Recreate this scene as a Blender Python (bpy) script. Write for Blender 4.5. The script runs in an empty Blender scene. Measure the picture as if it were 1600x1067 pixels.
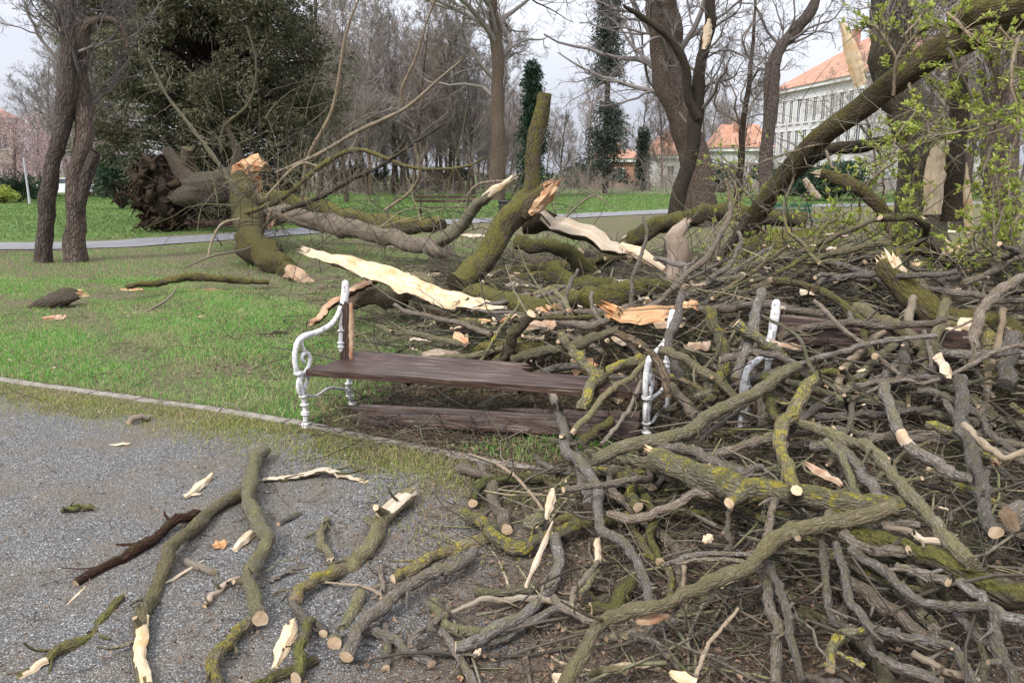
import bpy, math, random
import numpy as np
from mathutils import Vector, Matrix
rng = np.random.default_rng(7); random.seed(7)
S = bpy.context.scene; COL = S.collection
R = math.radians
# ------------------------------------------------------------ camera / light
F = 1156.0; CX, CY = 800.0, 533.5; CAMH = 1.75; PITCH = R(12.75)
cam = bpy.data.cameras.new('camera'); camo = bpy.data.objects.new('camera', cam); COL.objects.link(camo)
cam.sensor_width = 36; cam.lens = 36 * F / 1600; cam.clip_end = 2000; cam.clip_start = 0.05
camo.location = (0, 0, CAMH); camo.rotation_euler = (R(90) - PITCH, 0, 0); S.camera = camo
S.view_settings.view_transform = 'Standard'; S.view_settings.look = 'None'
S.view_settings.exposure = 1.1; S.view_settings.gamma = 1
SUN_EL, SUN_ROT = R(48), R(215)
W = bpy.data.worlds.new('World'); S.world = W; W.use_nodes = True
nt = W.node_tree; nt.nodes.clear()
sky = nt.nodes.new('ShaderNodeTexSky'); sky.sky_type = 'NISHITA'; sky.sun_disc = False
sky.sun_elevation = SUN_EL; sky.sun_rotation = SUN_ROT; sky.dust_density = 4.0; sky.air_density = 1.0
hs = nt.nodes.new('ShaderNodeHueSaturation'); hs.inputs['Saturation'].default_value = 0.22
tc = nt.nodes.new('ShaderNodeTexCoord'); nz = nt.nodes.new('ShaderNodeTexNoise'); nz.inputs['Scale'].default_value = 2.2; nz.inputs['Detail'].default_value = 6
mp = nt.nodes.new('ShaderNodeMapping'); mp.inputs['Scale'].default_value = (1, 1, 2.6)
cr = nt.nodes.new('ShaderNodeValToRGB'); cr.color_ramp.elements[0].position = .3; cr.color_ramp.elements[0].color = (6.3, 6.7, 7.9, 1)
cr.color_ramp.elements[1].position = .7; cr.color_ramp.elements[1].color = (8.6, 8.8, 9.4, 1)
mx = nt.nodes.new('ShaderNodeMix'); mx.data_type = 'RGBA'; mx.inputs['Factor'].default_value = .8
bg = nt.nodes.new('ShaderNodeBackground'); bg.inputs['Strength'].default_value = 0.083
wo = nt.nodes.new('ShaderNodeOutputWorld'); L = nt.links.new
L(sky.outputs[0], hs.inputs['Color']); L(tc.outputs['Generated'], mp.inputs[0]); L(mp.outputs[0], nz.inputs['Vector'])
L(nz.outputs['Fac'], cr.inputs[0]); L(hs.outputs[0], mx.inputs[6]); L(cr.outputs[0], mx.inputs[7])
sz = nt.nodes.new('ShaderNodeSeparateXYZ'); L(tc.outputs['Generated'], sz.inputs[0]); mr = nt.nodes.new('ShaderNodeMapRange')   # overcast: brighter overhead
mr.inputs['From Max'].default_value = .9; mr.inputs['To Min'].default_value = .56; mr.inputs['To Max'].default_value = 1.9; L(sz.outputs['Z'], mr.inputs[0])
vm = nt.nodes.new('ShaderNodeVectorMath'); vm.operation = 'SCALE'; L(mx.outputs[2], vm.inputs[0]); L(mr.outputs[0], vm.inputs['Scale'])
L(vm.outputs[0], bg.inputs[0]); L(bg.outputs[0], wo.inputs[0])
sd = bpy.data.lights.new('sun', 'SUN'); sd.energy = 1.5; sd.angle = R(10); sd.color = (1, .96, .9)
so = bpy.data.objects.new('sun', sd); COL.objects.link(so)
dv = Vector((math.sin(SUN_ROT) * math.cos(SUN_EL), math.cos(SUN_ROT) * math.cos(SUN_EL), math.sin(SUN_EL)))
so.rotation_euler = dv.to_track_quat('Z', 'Y').to_euler()

# ------------------------------------------------------------ terrain functions
def sm(x, a, b):
    t = np.clip((np.asarray(x, float) - a) / (b - a), 0, 1); return t * t * (3 - 2 * t)
def wob(x, y, f, s=0):
    return (np.sin(x * f + 1.3 + s) * np.cos(y * f * 1.17 + .7 + 2 * s) + .5 * np.sin(x * f * 2.3 + y * f * 1.9 + s)) / 1.5
def H(x, y):      # height of the heap of branches
    x = np.asarray(x, float); y = np.asarray(y, float)
    fore = .42 * sm(x, -.25, 1.7) * (1 - sm(y, 5.6, 7)) * sm(y, .5, 2.2)
    yb = y + .32 * (x + 1.42)
    bench = sm(y, 3.9, 4.35) * (1 - sm(x, .85, 1.25)) * (1 - sm(yb, 5.6, 6.0))
    right = .34 * sm(x, .9, 2.0) * sm(y, 3.2, 4.4)
    back = .46 * sm(x, -2.0, -.2) * sm(yb, 5.6, 6.4)
    far = 1 - sm(y, 12, 17)
    h = (fore + right * (1 - .9 * sm(y, 5.6, 7.5)) + back * (1 - .3 * sm(x, 1.5, 4))) * (1 - bench) * far
    return h * (1 + .18 * wob(x, y, 2.6)) + 0
def G(x, y):      # ground and litter under it
    x = np.asarray(x, float); y = np.asarray(y, float)
    return .5 * H(x, y) + .012 * wob(x, y, 1.3) + .3 * sm(y, 45, 110) * 0
KA = np.array([-4.3, 6.22]); KB = np.array([-.35, 4.42]); KD = (KB - KA) / np.linalg.norm(KB - KA); KN = np.array([-KD[1], KD[0]])
def kside(x, y):  # >0 = lawn side of the kerb
    return (x - KA[0]) * KN[0] + (y - KA[1]) * KN[1] + .07 * np.sin(x * .9)
cp, sp = math.cos(PITCH), math.sin(PITCH)
def ray(px, py):
    a = (np.asarray(px, float) - CX) / F; b = -(np.asarray(py, float) - CY) / F
    return np.stack([a, cp + b * sp, -sp + b * cp], -1)
TS = np.concatenate([np.arange(1.2, 12, .01), np.arange(12, 90, .1)])
def onsurf(px, py, off=0., f=H):
    d = ray(px, py); X = d[0] * TS; Y = d[1] * TS; Z = CAMH + d[2] * TS
    h = Z < f(X, Y) + off
    i = int(np.argmax(h)) if h.any() else len(TS) - 1
    return np.array([X[i], Y[i], Z[i]])
def atd(px, py, d):   # point at forward distance d
    r = ray(px, py); t = d / r[..., 1]; return np.array([0, 0, CAMH]) + r * np.asarray(t)[..., None]
def atz(px, py, z=0.):
    r = ray(px, py); t = (z - CAMH) / r[2]; return np.array([r[0] * t, r[1] * t, z])

# ------------------------------------------------------------ materials
def col(h): return (h[0], h[1], h[2], 1)
class NT:
    def __init__(s, name):
        s.m = bpy.data.materials.new(name); s.m.use_nodes = True; s.t = s.m.node_tree; s.t.nodes.clear()
        s.o = s.n('OutputMaterial'); s.b = s.n('BsdfPrincipled'); s.l(s.b.outputs[0], s.o.inputs[0])
        s.b.inputs['Specular IOR Level'].default_value = .25
    def n(s, t, **k):
        nd = s.t.nodes.new('ShaderNode' + t)
        for a, v in k.items():
            if a in ('data_type', 'feature', 'distance', 'operation', 'blend_type', 'attribute_name', 'interpolation_type', 'wave_type', 'bands_direction', 'rings_direction'): setattr(nd, a, v)
            else: nd.inputs[a.replace('_', ' ')].default_value = v
        return nd
    def l(s, a, b): s.t.links.new(a, b)
    def noise(s, vec, sc, det=4, rough=.6):
        nd = s.n('TexNoise', Scale=sc, Detail=det, Roughness=rough); s.l(vec, nd.inputs['Vector']); return nd.outputs['Fac']
    def ramp(s, fac, stops):
        nd = s.n('ValToRGB'); s.l(fac, nd.inputs[0]); e = nd.color_ramp.elements
        while len(e) < len(stops): e.new(.5)
        for q, (p, c) in zip(e, stops):
            q.position = p; q.color = col(c) if not isinstance(c, (int, float)) else (c, c, c, 1)
        return nd.outputs[0]
    def mix(s, fac, a, b, mode='MIX'):
        nd = s.n('Mix', data_type='RGBA'); nd.blend_type = mode
        for v, i in ((fac, 0), (a, 6), (b, 7)):
            if hasattr(v, 'links') or hasattr(v, 'is_linked'): s.l(v, nd.inputs[i])
            else: nd.inputs[i].default_value = v if i == 0 else col(v)
        return nd.outputs[2]
    def math(s, op, a, b=0.):
        nd = s.n('Math', operation=op)
        for v, i in ((a, 0), (b, 1)):
            if hasattr(v, 'is_linked'): s.l(v, nd.inputs[i])
            else: nd.inputs[i].default_value = v
        return nd.outputs[0]
    def bump(s, h, st, dist=.01):
        nd = s.n('Bump', Strength=st, Distance=dist); s.l(h, nd.inputs['Height']); s.l(nd.outputs[0], s.b.inputs['Normal'])
    def scale(s, vec, sc):
        nd = s.n('Mapping'); nd.inputs['Scale'].default_value = sc; s.l(vec, nd.inputs[0]); return nd.outputs[0]
    def fin(s, c, rough=.85):
        if hasattr(c, 'is_linked'): s.l(c, s.b.inputs['Base Color'])
        else: s.b.inputs['Base Color'].default_value = col(c)
        s.b.inputs['Roughness'].default_value = rough; return s.m
    def objc(s):
        a = s.n('TexCoord'); return a.outputs['Object']
    def grain(s):    # seamless coordinate round and along a limb, offset per object
        a = s.n('Attribute', attribute_name='bc'); o = s.n('ObjectInfo')
        m = s.n('VectorMath'); m.operation = 'ADD'; s.l(a.outputs['Vector'], m.inputs[0])
        q = s.math('MULTIPLY', o.outputs['Random'], 37.); s.l(q, m.inputs[1]); return m.outputs[0], o.outputs['Random']
def bark(name, dark, light, moss=.0, mosscol=(.10, .115, .02), lich=.0, lichcol=(.30, .27, .04), fiss=1., sc=1., bd=.012, grey=.0):
    t = NT(name); g, rnd = t.grain()
    st = t.scale(g, (22 * sc, 22 * sc, 6 * sc))
    n1 = t.noise(st, 1.6, 6, .7); v = t.n('TexVoronoi', Scale=2.3); v.feature = 'DISTANCE_TO_EDGE'; t.l(st, v.inputs['Vector'])
    crack = t.ramp(v.outputs['Distance'], [(0, 0), (.22, 1)])
    c = t.ramp(n1, [(.25, dark), (.5, tuple((a + b) / 2 for a, b in zip(dark, light))), (.78, light)])
    c = t.mix(t.math('MULTIPLY', t.math('SUBTRACT', 1., crack), .45 * fiss), c, tuple(d * .45 for d in dark))
    sp_ = t.noise(g, 85 * sc, 3, .7)
    if grey: c = t.mix(t.math('MULTIPLY', t.ramp(sp_, [(.53, 0), (.64, 1)]), grey), c, (.42, .42, .38))
    geo = t.n('NewGeometry'); sx = t.n('SeparateXYZ'); t.l(geo.outputs['Normal'], sx.inputs[0]); up = sx.outputs['Z']
    h = t.math('ADD', t.math('MULTIPLY', crack, .6 * fiss), n1)
    if moss:
        mn = t.noise(g, 9 * sc, 6, .8)
        a = t.math('ADD', mn, t.math('MULTIPLY', up, .16)); a = t.math('ADD', a, moss)
        f = t.ramp(a, [(.68, 0), (.80, 1)])
        mc = t.ramp(t.noise(g, 60 * sc, 4, .7), [(.3, tuple(q * .45 for q in mosscol)), (.7, tuple(q * 1.55 for q in mosscol))])
        c = t.mix(f, c, mc); h = t.math('ADD', h, t.math('MULTIPLY', f, t.noise(g, 160 * sc, 2)))
    if lich:
        ln = t.noise(g, 14 * sc, 6, .8); a = t.math('ADD', t.math('ADD', ln, t.math('MULTIPLY', up, .06)), lich)
        f = t.ramp(a, [(.66, 0), (.71, 1)])
        c = t.mix(f, c, t.ramp(t.noise(g, 70, 3), [(.3, tuple(q * .6 for q in lichcol)), (.7, lichcol)]))
    r2 = t.math('FRACT', t.math('MULTIPLY', rnd, 7.31)); c = t.mix(t.math('MULTIPLY', r2, .38), c, tuple(q * w for q, w in zip(light, (.85, .68, .42))))
    hv = t.n('HueSaturation'); t.l(c, hv.inputs['Color'])
    t.l(t.math('ADD', .72, t.math('MULTIPLY', rnd, .6)), hv.inputs['Value'])
    h = t.math('ADD', h, t.math('MULTIPLY', t.noise(g, 120 * sc, 5, .7), .5)); t.bump(h, 1., bd * 1.7); return t.fin(hv.outputs[0], .92)
def torn(name, a, b, c, bd=.006):
    t = NT(name); g, rnd = t.grain(); st = t.scale(g, (40, 40, 4))
    n = t.noise(st, 1.5, 6, .7); n2 = t.noise(g, 7, 4)
    cc = t.ramp(n, [(.25, tuple(q * .62 for q in a)), (.5, a), (.75, b)])
    cc = t.mix(t.ramp(n2, [(.5, 0), (.68, 1)]), cc, c)
    hv = t.n('HueSaturation'); t.l(cc, hv.inputs['Color']); t.l(t.math('ADD', .68, t.math('MULTIPLY', rnd, .34)), hv.inputs['Value']); t.l(t.math('ADD', .8, t.math('MULTIPLY', rnd, .3)), hv.inputs['Saturation'])
    t.bump(n, 1., bd * 1.6); return t.fin(hv.outputs[0], .85)
M = {}
M['grey'] = bark('bark grey', (.08, .066, .056), (.23, .20, .18), moss=.07, mosscol=(.16, .145, .085), grey=.42, sc=1.4, bd=.008, fiss=.75)
M['greygreen'] = bark('bark grey green', (.08, .072, .048), (.25, .225, .155), moss=.13, mosscol=(.165, .155, .08), lich=.0, grey=.42, sc=1.4, bd=.008, fiss=.75)
M['lichen'] = bark('bark lichen', (.10, .088, .06), (.24, .21, .14), moss=.10, mosscol=(.15, .145, .06), lich=.10, lichcol=(.42, .36, .05), grey=.4, sc=1.3, bd=.008)
M['moss'] = bark('bark mossy', (.055, .045, .03), (.15, .125, .09), moss=.22, mosscol=(.135, .125, .03), sc=.8, bd=.015)
M['mossfresh'] = bark('bark fresh moss', (.05, .042, .03), (.16, .13, .09), moss=.16, mosscol=(.125, .13, .035), sc=1.3, bd=.01)
M['brown'] = bark('bark brown', (.07, .055, .042), (.19, .155, .12), moss=.04, sc=.8, bd=.015)
M['dark'] = bark('bark dark', (.02, .016, .013), (.075, .062, .048), moss=.06, mosscol=(.08, .08, .02), sc=1.2, bd=.01)
M['rot'] = bark('bark rotten', (.028, .016, .011), (.12, .055, .035), moss=.02, mosscol=(.13, .13, .03), sc=1.6, bd=.015)
M['trunk'] = bark('bark standing trunk', (.06, .045, .038), (.19, .15, .13), moss=.0, sc=.4, bd=.03)
M['trunkmoss'] = bark('bark standing trunk mossy', (.05, .045, .03), (.15, .125, .09), moss=.11, mosscol=(.08, .085, .035), sc=.4, bd=.03)
M['twig'] = bark('bark twig', (.115, .095, .072), (.26, .22, .17), fiss=.3, sc=1, bd=.003)
M['twigdark'] = bark('bark far twig', (.12, .108, .104), (.24, .215, .208), fiss=.3, sc=.3, bd=.003)  # twigs of the far wood lightened here, as there is no haze volume
M['twighazed'] = bark('bark hazed purple twig', (.18, .155, .152), (.33, .285, .28), fiss=.3, sc=.3, bd=.003)  # distance haze put into the colour: purple-brown bark made paler
def brushm():
    t = NT('brushwood bark'); geo = t.n('NewGeometry'); n = t.noise(t.objc(), 60, 4)
    c = t.ramp(geo.outputs['Random Per Island'], [(0, (.025, .02, .016)), (.35, (.07, .056, .044)), (.6, (.125, .105, .08)), (.85, (.21, .185, .135)), (.93, (.16, .17, .07)), (1, (.42, .33, .22))])
    c = t.mix(t.math('MULTIPLY', t.ramp(n, [(.4, 1), (.6, 0)]), .45), c, (.05, .045, .03)); t.bump(n, .6, .004); return t.fin(c, .9)
M['brush'] = brushm()
M['pale'] = torn('torn pale wood', (.60, .47, .32), (.80, .70, .54), (.56, .36, .2))
M['orange'] = torn('torn orange wood', (.55, .33, .18), (.72, .52, .34), (.42, .17, .07))
M['peel'] = torn('peeled weathered wood', (.42, .31, .22), (.62, .5, .38), (.3, .2, .13))
def cutmat(name, a, b):
    t = NT(name); g, rnd = t.grain()
    at = t.n('Attribute', attribute_name='bc'); ln = t.n('VectorMath'); ln.operation = 'LENGTH'
    xy = t.scale(at.outputs['Vector'], (1, 1, 0)); t.l(xy, ln.inputs[0])
    w = t.math('SINE', t.math('ADD', t.math('MULTIPLY', ln.outputs['Value'], 1500.), t.math('MULTIPLY', t.noise(g, 30, 3), 5.)))
    c = t.ramp(t.math('ADD', t.math('MULTIPLY', w, .12), t.noise(g, 25, 4)), [(.3, a), (.7, b)])
    c = t.mix(t.ramp(t.noise(g, 18, 5, .7), [(.45, 0), (.7, .6)]), c, (.25, .15, .085)); hv = t.n('HueSaturation'); t.l(c, hv.inputs['Color']); t.l(t.math('ADD', .5, t.math('MULTIPLY', rnd, .5)), hv.inputs['Value'])
    t.bump(t.noise(g, 90, 4), .7, .004); return t.fin(hv.outputs[0], .85)
M['cut'] = cutmat('sawn wood end', (.48, .32, .19), (.70, .55, .38))
def leafm(name, a, b, tr=.3, rough=.55, nsc=1.2, clump=.5):
    t = NT(name); geo = t.n('NewGeometry')
    c = t.ramp(geo.outputs['Random Per Island'], [(0, a), (1, b)])
    n = t.noise(t.objc(), nsc, 3)
    c = t.mix(t.math('MULTIPLY', t.ramp(n, [(.38, 1), (.62, 0)]), clump), c, tuple(q * .35 for q in a))
    t.fin(c, rough)
    tl = t.n('BsdfTranslucent'); t.l(c, tl.inputs[0]); ms = t.n('MixShader'); ms.inputs[0].default_value = tr
    t.l(t.b.outputs[0], ms.inputs[1]); t.l(tl.outputs[0], ms.inputs[2]); t.l(ms.outputs[0], t.o.inputs[0]); return t.m
M['leaf'] = leafm('fresh spring leaf', (.20, .28, .045), (.50, .52, .13), .42, nsc=.5, clump=.0)
M['needle'] = leafm('conifer needles', (.085, .085, .048), (.21, .20, .12), .25, nsc=.9, clump=.6)
M['needle2'] = leafm('spruce needles', (.03, .045, .035), (.08, .10, .07), .15, nsc=.6)
M['bush'] = leafm('evergreen bush leaf', (.02, .045, .025), (.05, .095, .05), .15, nsc=1.)
M['litter'] = leafm('dead leaf', (.05, .033, .022), (.30, .20, .13), .1, .8, nsc=3, clump=.4)
M['blossom'] = leafm('pink blossom', (.32, .2, .21), (.5, .36, .36), .2, nsc=.8, clump=.2)
M['crumb'] = leafm('loam crumb', (.03, .02, .014), (.12, .075, .05), .0, .9, nsc=3, clump=.2)
def grassm(name, a, b, dry):
    t = NT(name); geo = t.n('NewGeometry'); o = t.objc()
    c = t.ramp(geo.outputs['Random Per Island'], [(0, a), (.66, b), (.72, dry), (1, dry)])
    n = t.noise(o, 1.1, 4)
    c = t.mix(t.ramp(n, [(.47, 0), (.68, .7)]), c, dry)
    t.fin(c, .6); tl = t.n('BsdfTranslucent'); t.l(c, tl.inputs[0]); ms = t.n('MixShader'); ms.inputs[0].default_value = .35
    t.l(t.b.outputs[0], ms.inputs[1]); t.l(tl.outputs[0], ms.inputs[2]); t.l(ms.outputs[0], t.o.inputs[0]); return t.m
M['grass'] = grassm('grass blades', (.08, .24, .04), (.22, .46, .09), (.38, .35, .19))
M['grassfar'] = grassm('far grass blades', (.085, .17, .04), (.15, .24, .065), (.15, .2, .07))
M['grassdry'] = grassm('dry verge grass', (.15, .22, .045), (.31, .33, .09), (.42, .34, .19))
def groundmat():
    t = NT('soil and thatch'); o = t.n('NewGeometry').outputs['Position']
    n = t.noise(o, .9, 6); f = t.noise(o, 28, 6, .75); n3 = t.noise(o, 140, 3)
    brown = t.ramp(f, [(.3, (.08, .06, .038)), (.5, (.16, .125, .08)), (.72, (.31, .25, .165))])
    green = t.ramp(f, [(.3, (.075, .08, .035)), (.7, (.19, .20, .08))])
    far = t.ramp(t.noise(o, .35, 5), [(.3, (.085, .15, .035)), (.7, (.14, .21, .055))])
    c = t.mix(t.ramp(n, [(.42, 1), (.6, 0)]), brown, green)
    sx = t.n('SeparateXYZ'); t.l(o, sx.inputs[0])
    # lawn beyond the asphalt path: line from (-12.9,18.6) to (15.6,40)
    q = t.math('SUBTRACT', sx.outputs['Y'], t.math('ADD', 28.6, t.math('MULTIPLY', sx.outputs['X'], .75)))
    c = t.mix(t.ramp(t.math('MULTIPLY', q, .5), [(0, 0), (1, 1)]), c, far)
    t.bump(t.math('ADD', f, t.math('MULTIPLY', n3, .5)), 1., .04); return t.fin(c, .95)
def gravelmat():
    t = NT('grey gravel'); o = t.n('NewGeometry').outputs['Position']
    v = t.n('TexVoronoi', Scale=150.); t.l(o, v.inputs['Vector']); v2 = t.n('TexVoronoi', Scale=210.); t.l(o, v2.inputs['Vector'])
    sx = t.n('SeparateColor'); t.l(v.outputs['Color'], sx.inputs[0])
    c = t.ramp(sx.outputs[0], [(0, (.085, .083, .078)), (.6, (.19, .186, .18)), (.92, (.32, .315, .305)), (1, (.6, .6, .56))])
    c = t.mix(t.ramp(v.outputs['Distance'], [(.35, 0), (.7, .75)]), c, (.05, .045, .04))
    dirt = t.noise(o, 1.7, 6, .65)
    c = t.mix(t.ramp(dirt, [(.44, 0), (.64, .75)]), c, (.15, .12, .085))
    sx2 = t.n('SeparateXYZ'); t.l(o, sx2.inputs[0]); hx = t.math('ADD', t.math('MULTIPLY', sx2.outputs['X'], .7), t.math('MULTIPLY', dirt, 1.6))
    c = t.mix(t.ramp(hx, [(.35, 0), (1., .9)]), c, t.ramp(t.noise(o, 60, 5, .7), [(.35, (.045, .03, .02)), (.7, (.19, .13, .085))]))
    t.bump(t.math('ADD', t.math('SUBTRACT', 1., v.outputs['Distance']), t.math('MULTIPLY', v2.outputs['Distance'], -.5)), 1., .008); return t.fin(c, .9)
def simple(name, a, b, sc=8, rough=.8, bd=.003, st=.5, pos=False):
    t = NT(name); o = t.n('NewGeometry').outputs['Position'] if pos else t.objc(); n = t.noise(o, sc, 6, .65)
    t.bump(n, st, bd); return t.fin(t.ramp(n, [(.3, a), (.7, b)]), rough)
M['ground'] = groundmat(); M['gravel'] = gravelmat()
M['asphalt'] = simple('path asphalt', (.15, .147, .152), (.24, .235, .24), 6, .9, .004, .5, True)
M['kerb'] = simple('kerb concrete', (.11, .095, .075), (.30, .27, .235), 16, .9, .006, .8, True)
M['stone'] = leafm('gravel stone', (.09, .09, .088), (.42, .415, .41), 0., .85, nsc=2, clump=.15)
def paint():
    t = NT('flaking white paint on iron'); o = t.objc(); n = t.noise(o, 38, 6, .75); n2 = t.noise(o, 9, 3)
    c = t.ramp(n, [(.36, (.05, .03, .022)), (.405, (.35, .32, .29)), (.46, (.60, .59, .58)), (.7, (.76, .75, .75))])
    c = t.mix(t.ramp(n2, [(.6, 0), (.75, .45)]), c, (.42, .40, .36)); t.bump(n, .5, .004); return t.fin(c, .45)
M['paint'] = paint(); M['plankpale'] = simple('split weathered plank', (.12, .075, .055), (.34, .24, .19), 30, .7)
def plank():
    t = NT('stained bench plank'); o = t.objc(); st = t.scale(o, (2.2, 45, 45)); n = t.noise(st, 1.3, 6, .75); n2 = t.noise(o, 5, 4)
    c = t.ramp(n, [(.3, (.012, .007, .008)), (.48, (.045, .026, .02)), (.58, (.095, .06, .045)), (.7, (.30, .255, .23))])
    c = t.mix(t.ramp(n2, [(.5, 0), (.7, .4)]), c, (.03, .017, .017)); t.bump(n, .8, .004); return t.fin(c, .33)
M['plank'] = plank()
M['white'] = simple('white rendered wall', (.46, .46, .45), (.62, .62, .61), 3)
M['beige'] = simple('beige rendered wall', (.45, .38, .27), (.55, .47, .35), 3)
M['brick'] = simple('old red wall', (.24, .11, .075), (.42, .24, .18), 2)
M['glass'] = simple('window glass', (.05, .06, .08), (.12, .13, .16), 2, .15)
M['frame'] = simple('white painted frame', (.6, .6, .58), (.72, .72, .7), 6)
def roofm():
    t = NT('orange roof tiles'); o = t.objc(); n = t.noise(o, 1.2, 6, .7)
    c = t.ramp(n, [(.3, (.27, .13, .085)), (.7, (.50, .29, .20))]); t.bump(t.noise(o, 9, 3), .6, .05); return t.fin(c, .85)
M['roof'] = roofm()
M['iron'] = simple('dark iron', (.02, .02, .02), (.05, .05, .05), 8, .5)
M['greenp'] = simple('green paint', (.02, .09, .05), (.04, .14, .08), 8, .5)
M['tyre'] = simple('tyre rubber', (.02, .02, .02), (.03, .03, .03), 8, .8)
M['car'] = simple('white car paint', (.7, .72, .75), (.78, .8, .82), 3, .3)
M['carblue'] = simple('blue car paint', (.04, .07, .2), (.06, .1, .26), 3, .3)
M['earth'] = bark('torn roots and loam', (.02, .014, .011), (.085, .06, .045), sc=.7, bd=.04)
M['pole'] = simple('pale lamp pole', (.4, .38, .42), (.5, .48, .52), 3, .5)

# ------------------------------------------------------------ mesh helpers
class MB:
    def __init__(s): s.V = []; s.B = []; s.F = []; s.n = 0
    def add(s, v, faces, bc=None):   # faces: (m,k) int array
        v = np.asarray(v, float).reshape(-1, 3); s.V.append(v)
        s.B.append(v.copy() if bc is None else np.asarray(bc, float).reshape(-1, 3))
        if not isinstance(faces, list): faces = [faces]
        for f in faces:
            f = np.asarray(f, int)
            if f.size: s.F.append(f + s.n)
        s.n += len(v)
    def build(s, name, mat, parent=None, smooth=True, origin=None, tri=None):
        me = bpy.data.meshes.new(name)
        V = np.concatenate(s.V) if s.V else np.zeros((0, 3)); B = np.concatenate(s.B) if s.B else V
        if origin is not None: V = V - np.asarray(origin, float)
        me.vertices.add(len(V)); me.vertices.foreach_set('co', V.astype(np.float32).ravel())
        lt = np.concatenate([np.full(len(f), f.shape[1]) for f in s.F]); li = np.concatenate([f.ravel() for f in s.F])
        me.loops.add(len(li)); me.loops.foreach_set('vertex_index', li.astype(np.int32))
        me.polygons.add(len(lt)); st = np.concatenate([[0], np.cumsum(lt)[:-1]])
        me.polygons.foreach_set('loop_start', st.astype(np.int32)); me.polygons.foreach_set('loop_total', lt.astype(np.int32))
        me.polygons.foreach_set('use_smooth', np.full(len(lt), smooth))
        a = me.attributes.new('bc', 'FLOAT_VECTOR', 'POINT'); a.data.foreach_set('vector', B.astype(np.float32).ravel())
        me.update(); me.validate(); me.materials.append(M[mat])
        o = bpy.data.objects.new(name, me); COL.objects.link(o)
        if parent is not None:
            o.parent = parent
            if origin is None:   # verts are in world space, bring them into the parent's frame
                T = W_[parent.name]; me.vertices.foreach_set('co', (V - T).astype(np.float32).ravel())
            W_[o.name] = W_[parent.name]
        else:
            W_[o.name] = np.zeros(3) if origin is None else np.asarray(origin, float)
            if origin is not None: o.location = origin
        return o
W_ = {}
def empty(name, loc, label=None, cat=None, group=None):
    o = bpy.data.objects.new(name, None); o.empty_display_size = .1; COL.objects.link(o); o.location = loc
    W_[o.name] = np.asarray(loc, float)
    if label: tag(o, label, cat, group)
    return o
def tag(o, label=None, cat=None, group=None, kind=None):
    if label: o['label'] = label
    if cat: o['category'] = cat
    if group: o['group'] = group
    if kind: o['kind'] = kind
    return o
def spline(P, n):
    P = np.asarray(P, float)
    if len(P) == 2: P = np.array([P[0], (P[0] * 2 + P[1]) / 3, (P[0] + 2 * P[1]) / 3, P[1]])
    Q = np.vstack([2 * P[0] - P[1], P, 2 * P[-1] - P[-2]]); seg = len(P) - 1
    u = np.linspace(0, seg - 1e-6, n); i = u.astype(int); t = (u - i)[:, None]
    a, b, c, d = Q[i], Q[i + 1], Q[i + 2], Q[i + 3]
    return .5 * (2 * b + (c - a) * t + (2 * a - 5 * b + 4 * c - d) * t ** 2 + (3 * b - a - 3 * c + d) * t ** 3)
def frames(P):
    T = np.gradient(P, axis=0); T /= np.linalg.norm(T, axis=1)[:, None] + 1e-9
    n = np.cross(T[0], [0, 0, 1.]); 
    if np.linalg.norm(n) < .1: n = np.cross(T[0], [1., 0, 0])
    n /= np.linalg.norm(n); N = [n]
    for i in range(1, len(P)):
        n = N[-1] - T[i] * np.dot(N[-1], T[i]); n /= np.linalg.norm(n) + 1e-9; N.append(n)
    N = np.array(N); return T, N, np.cross(T, N)
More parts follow.
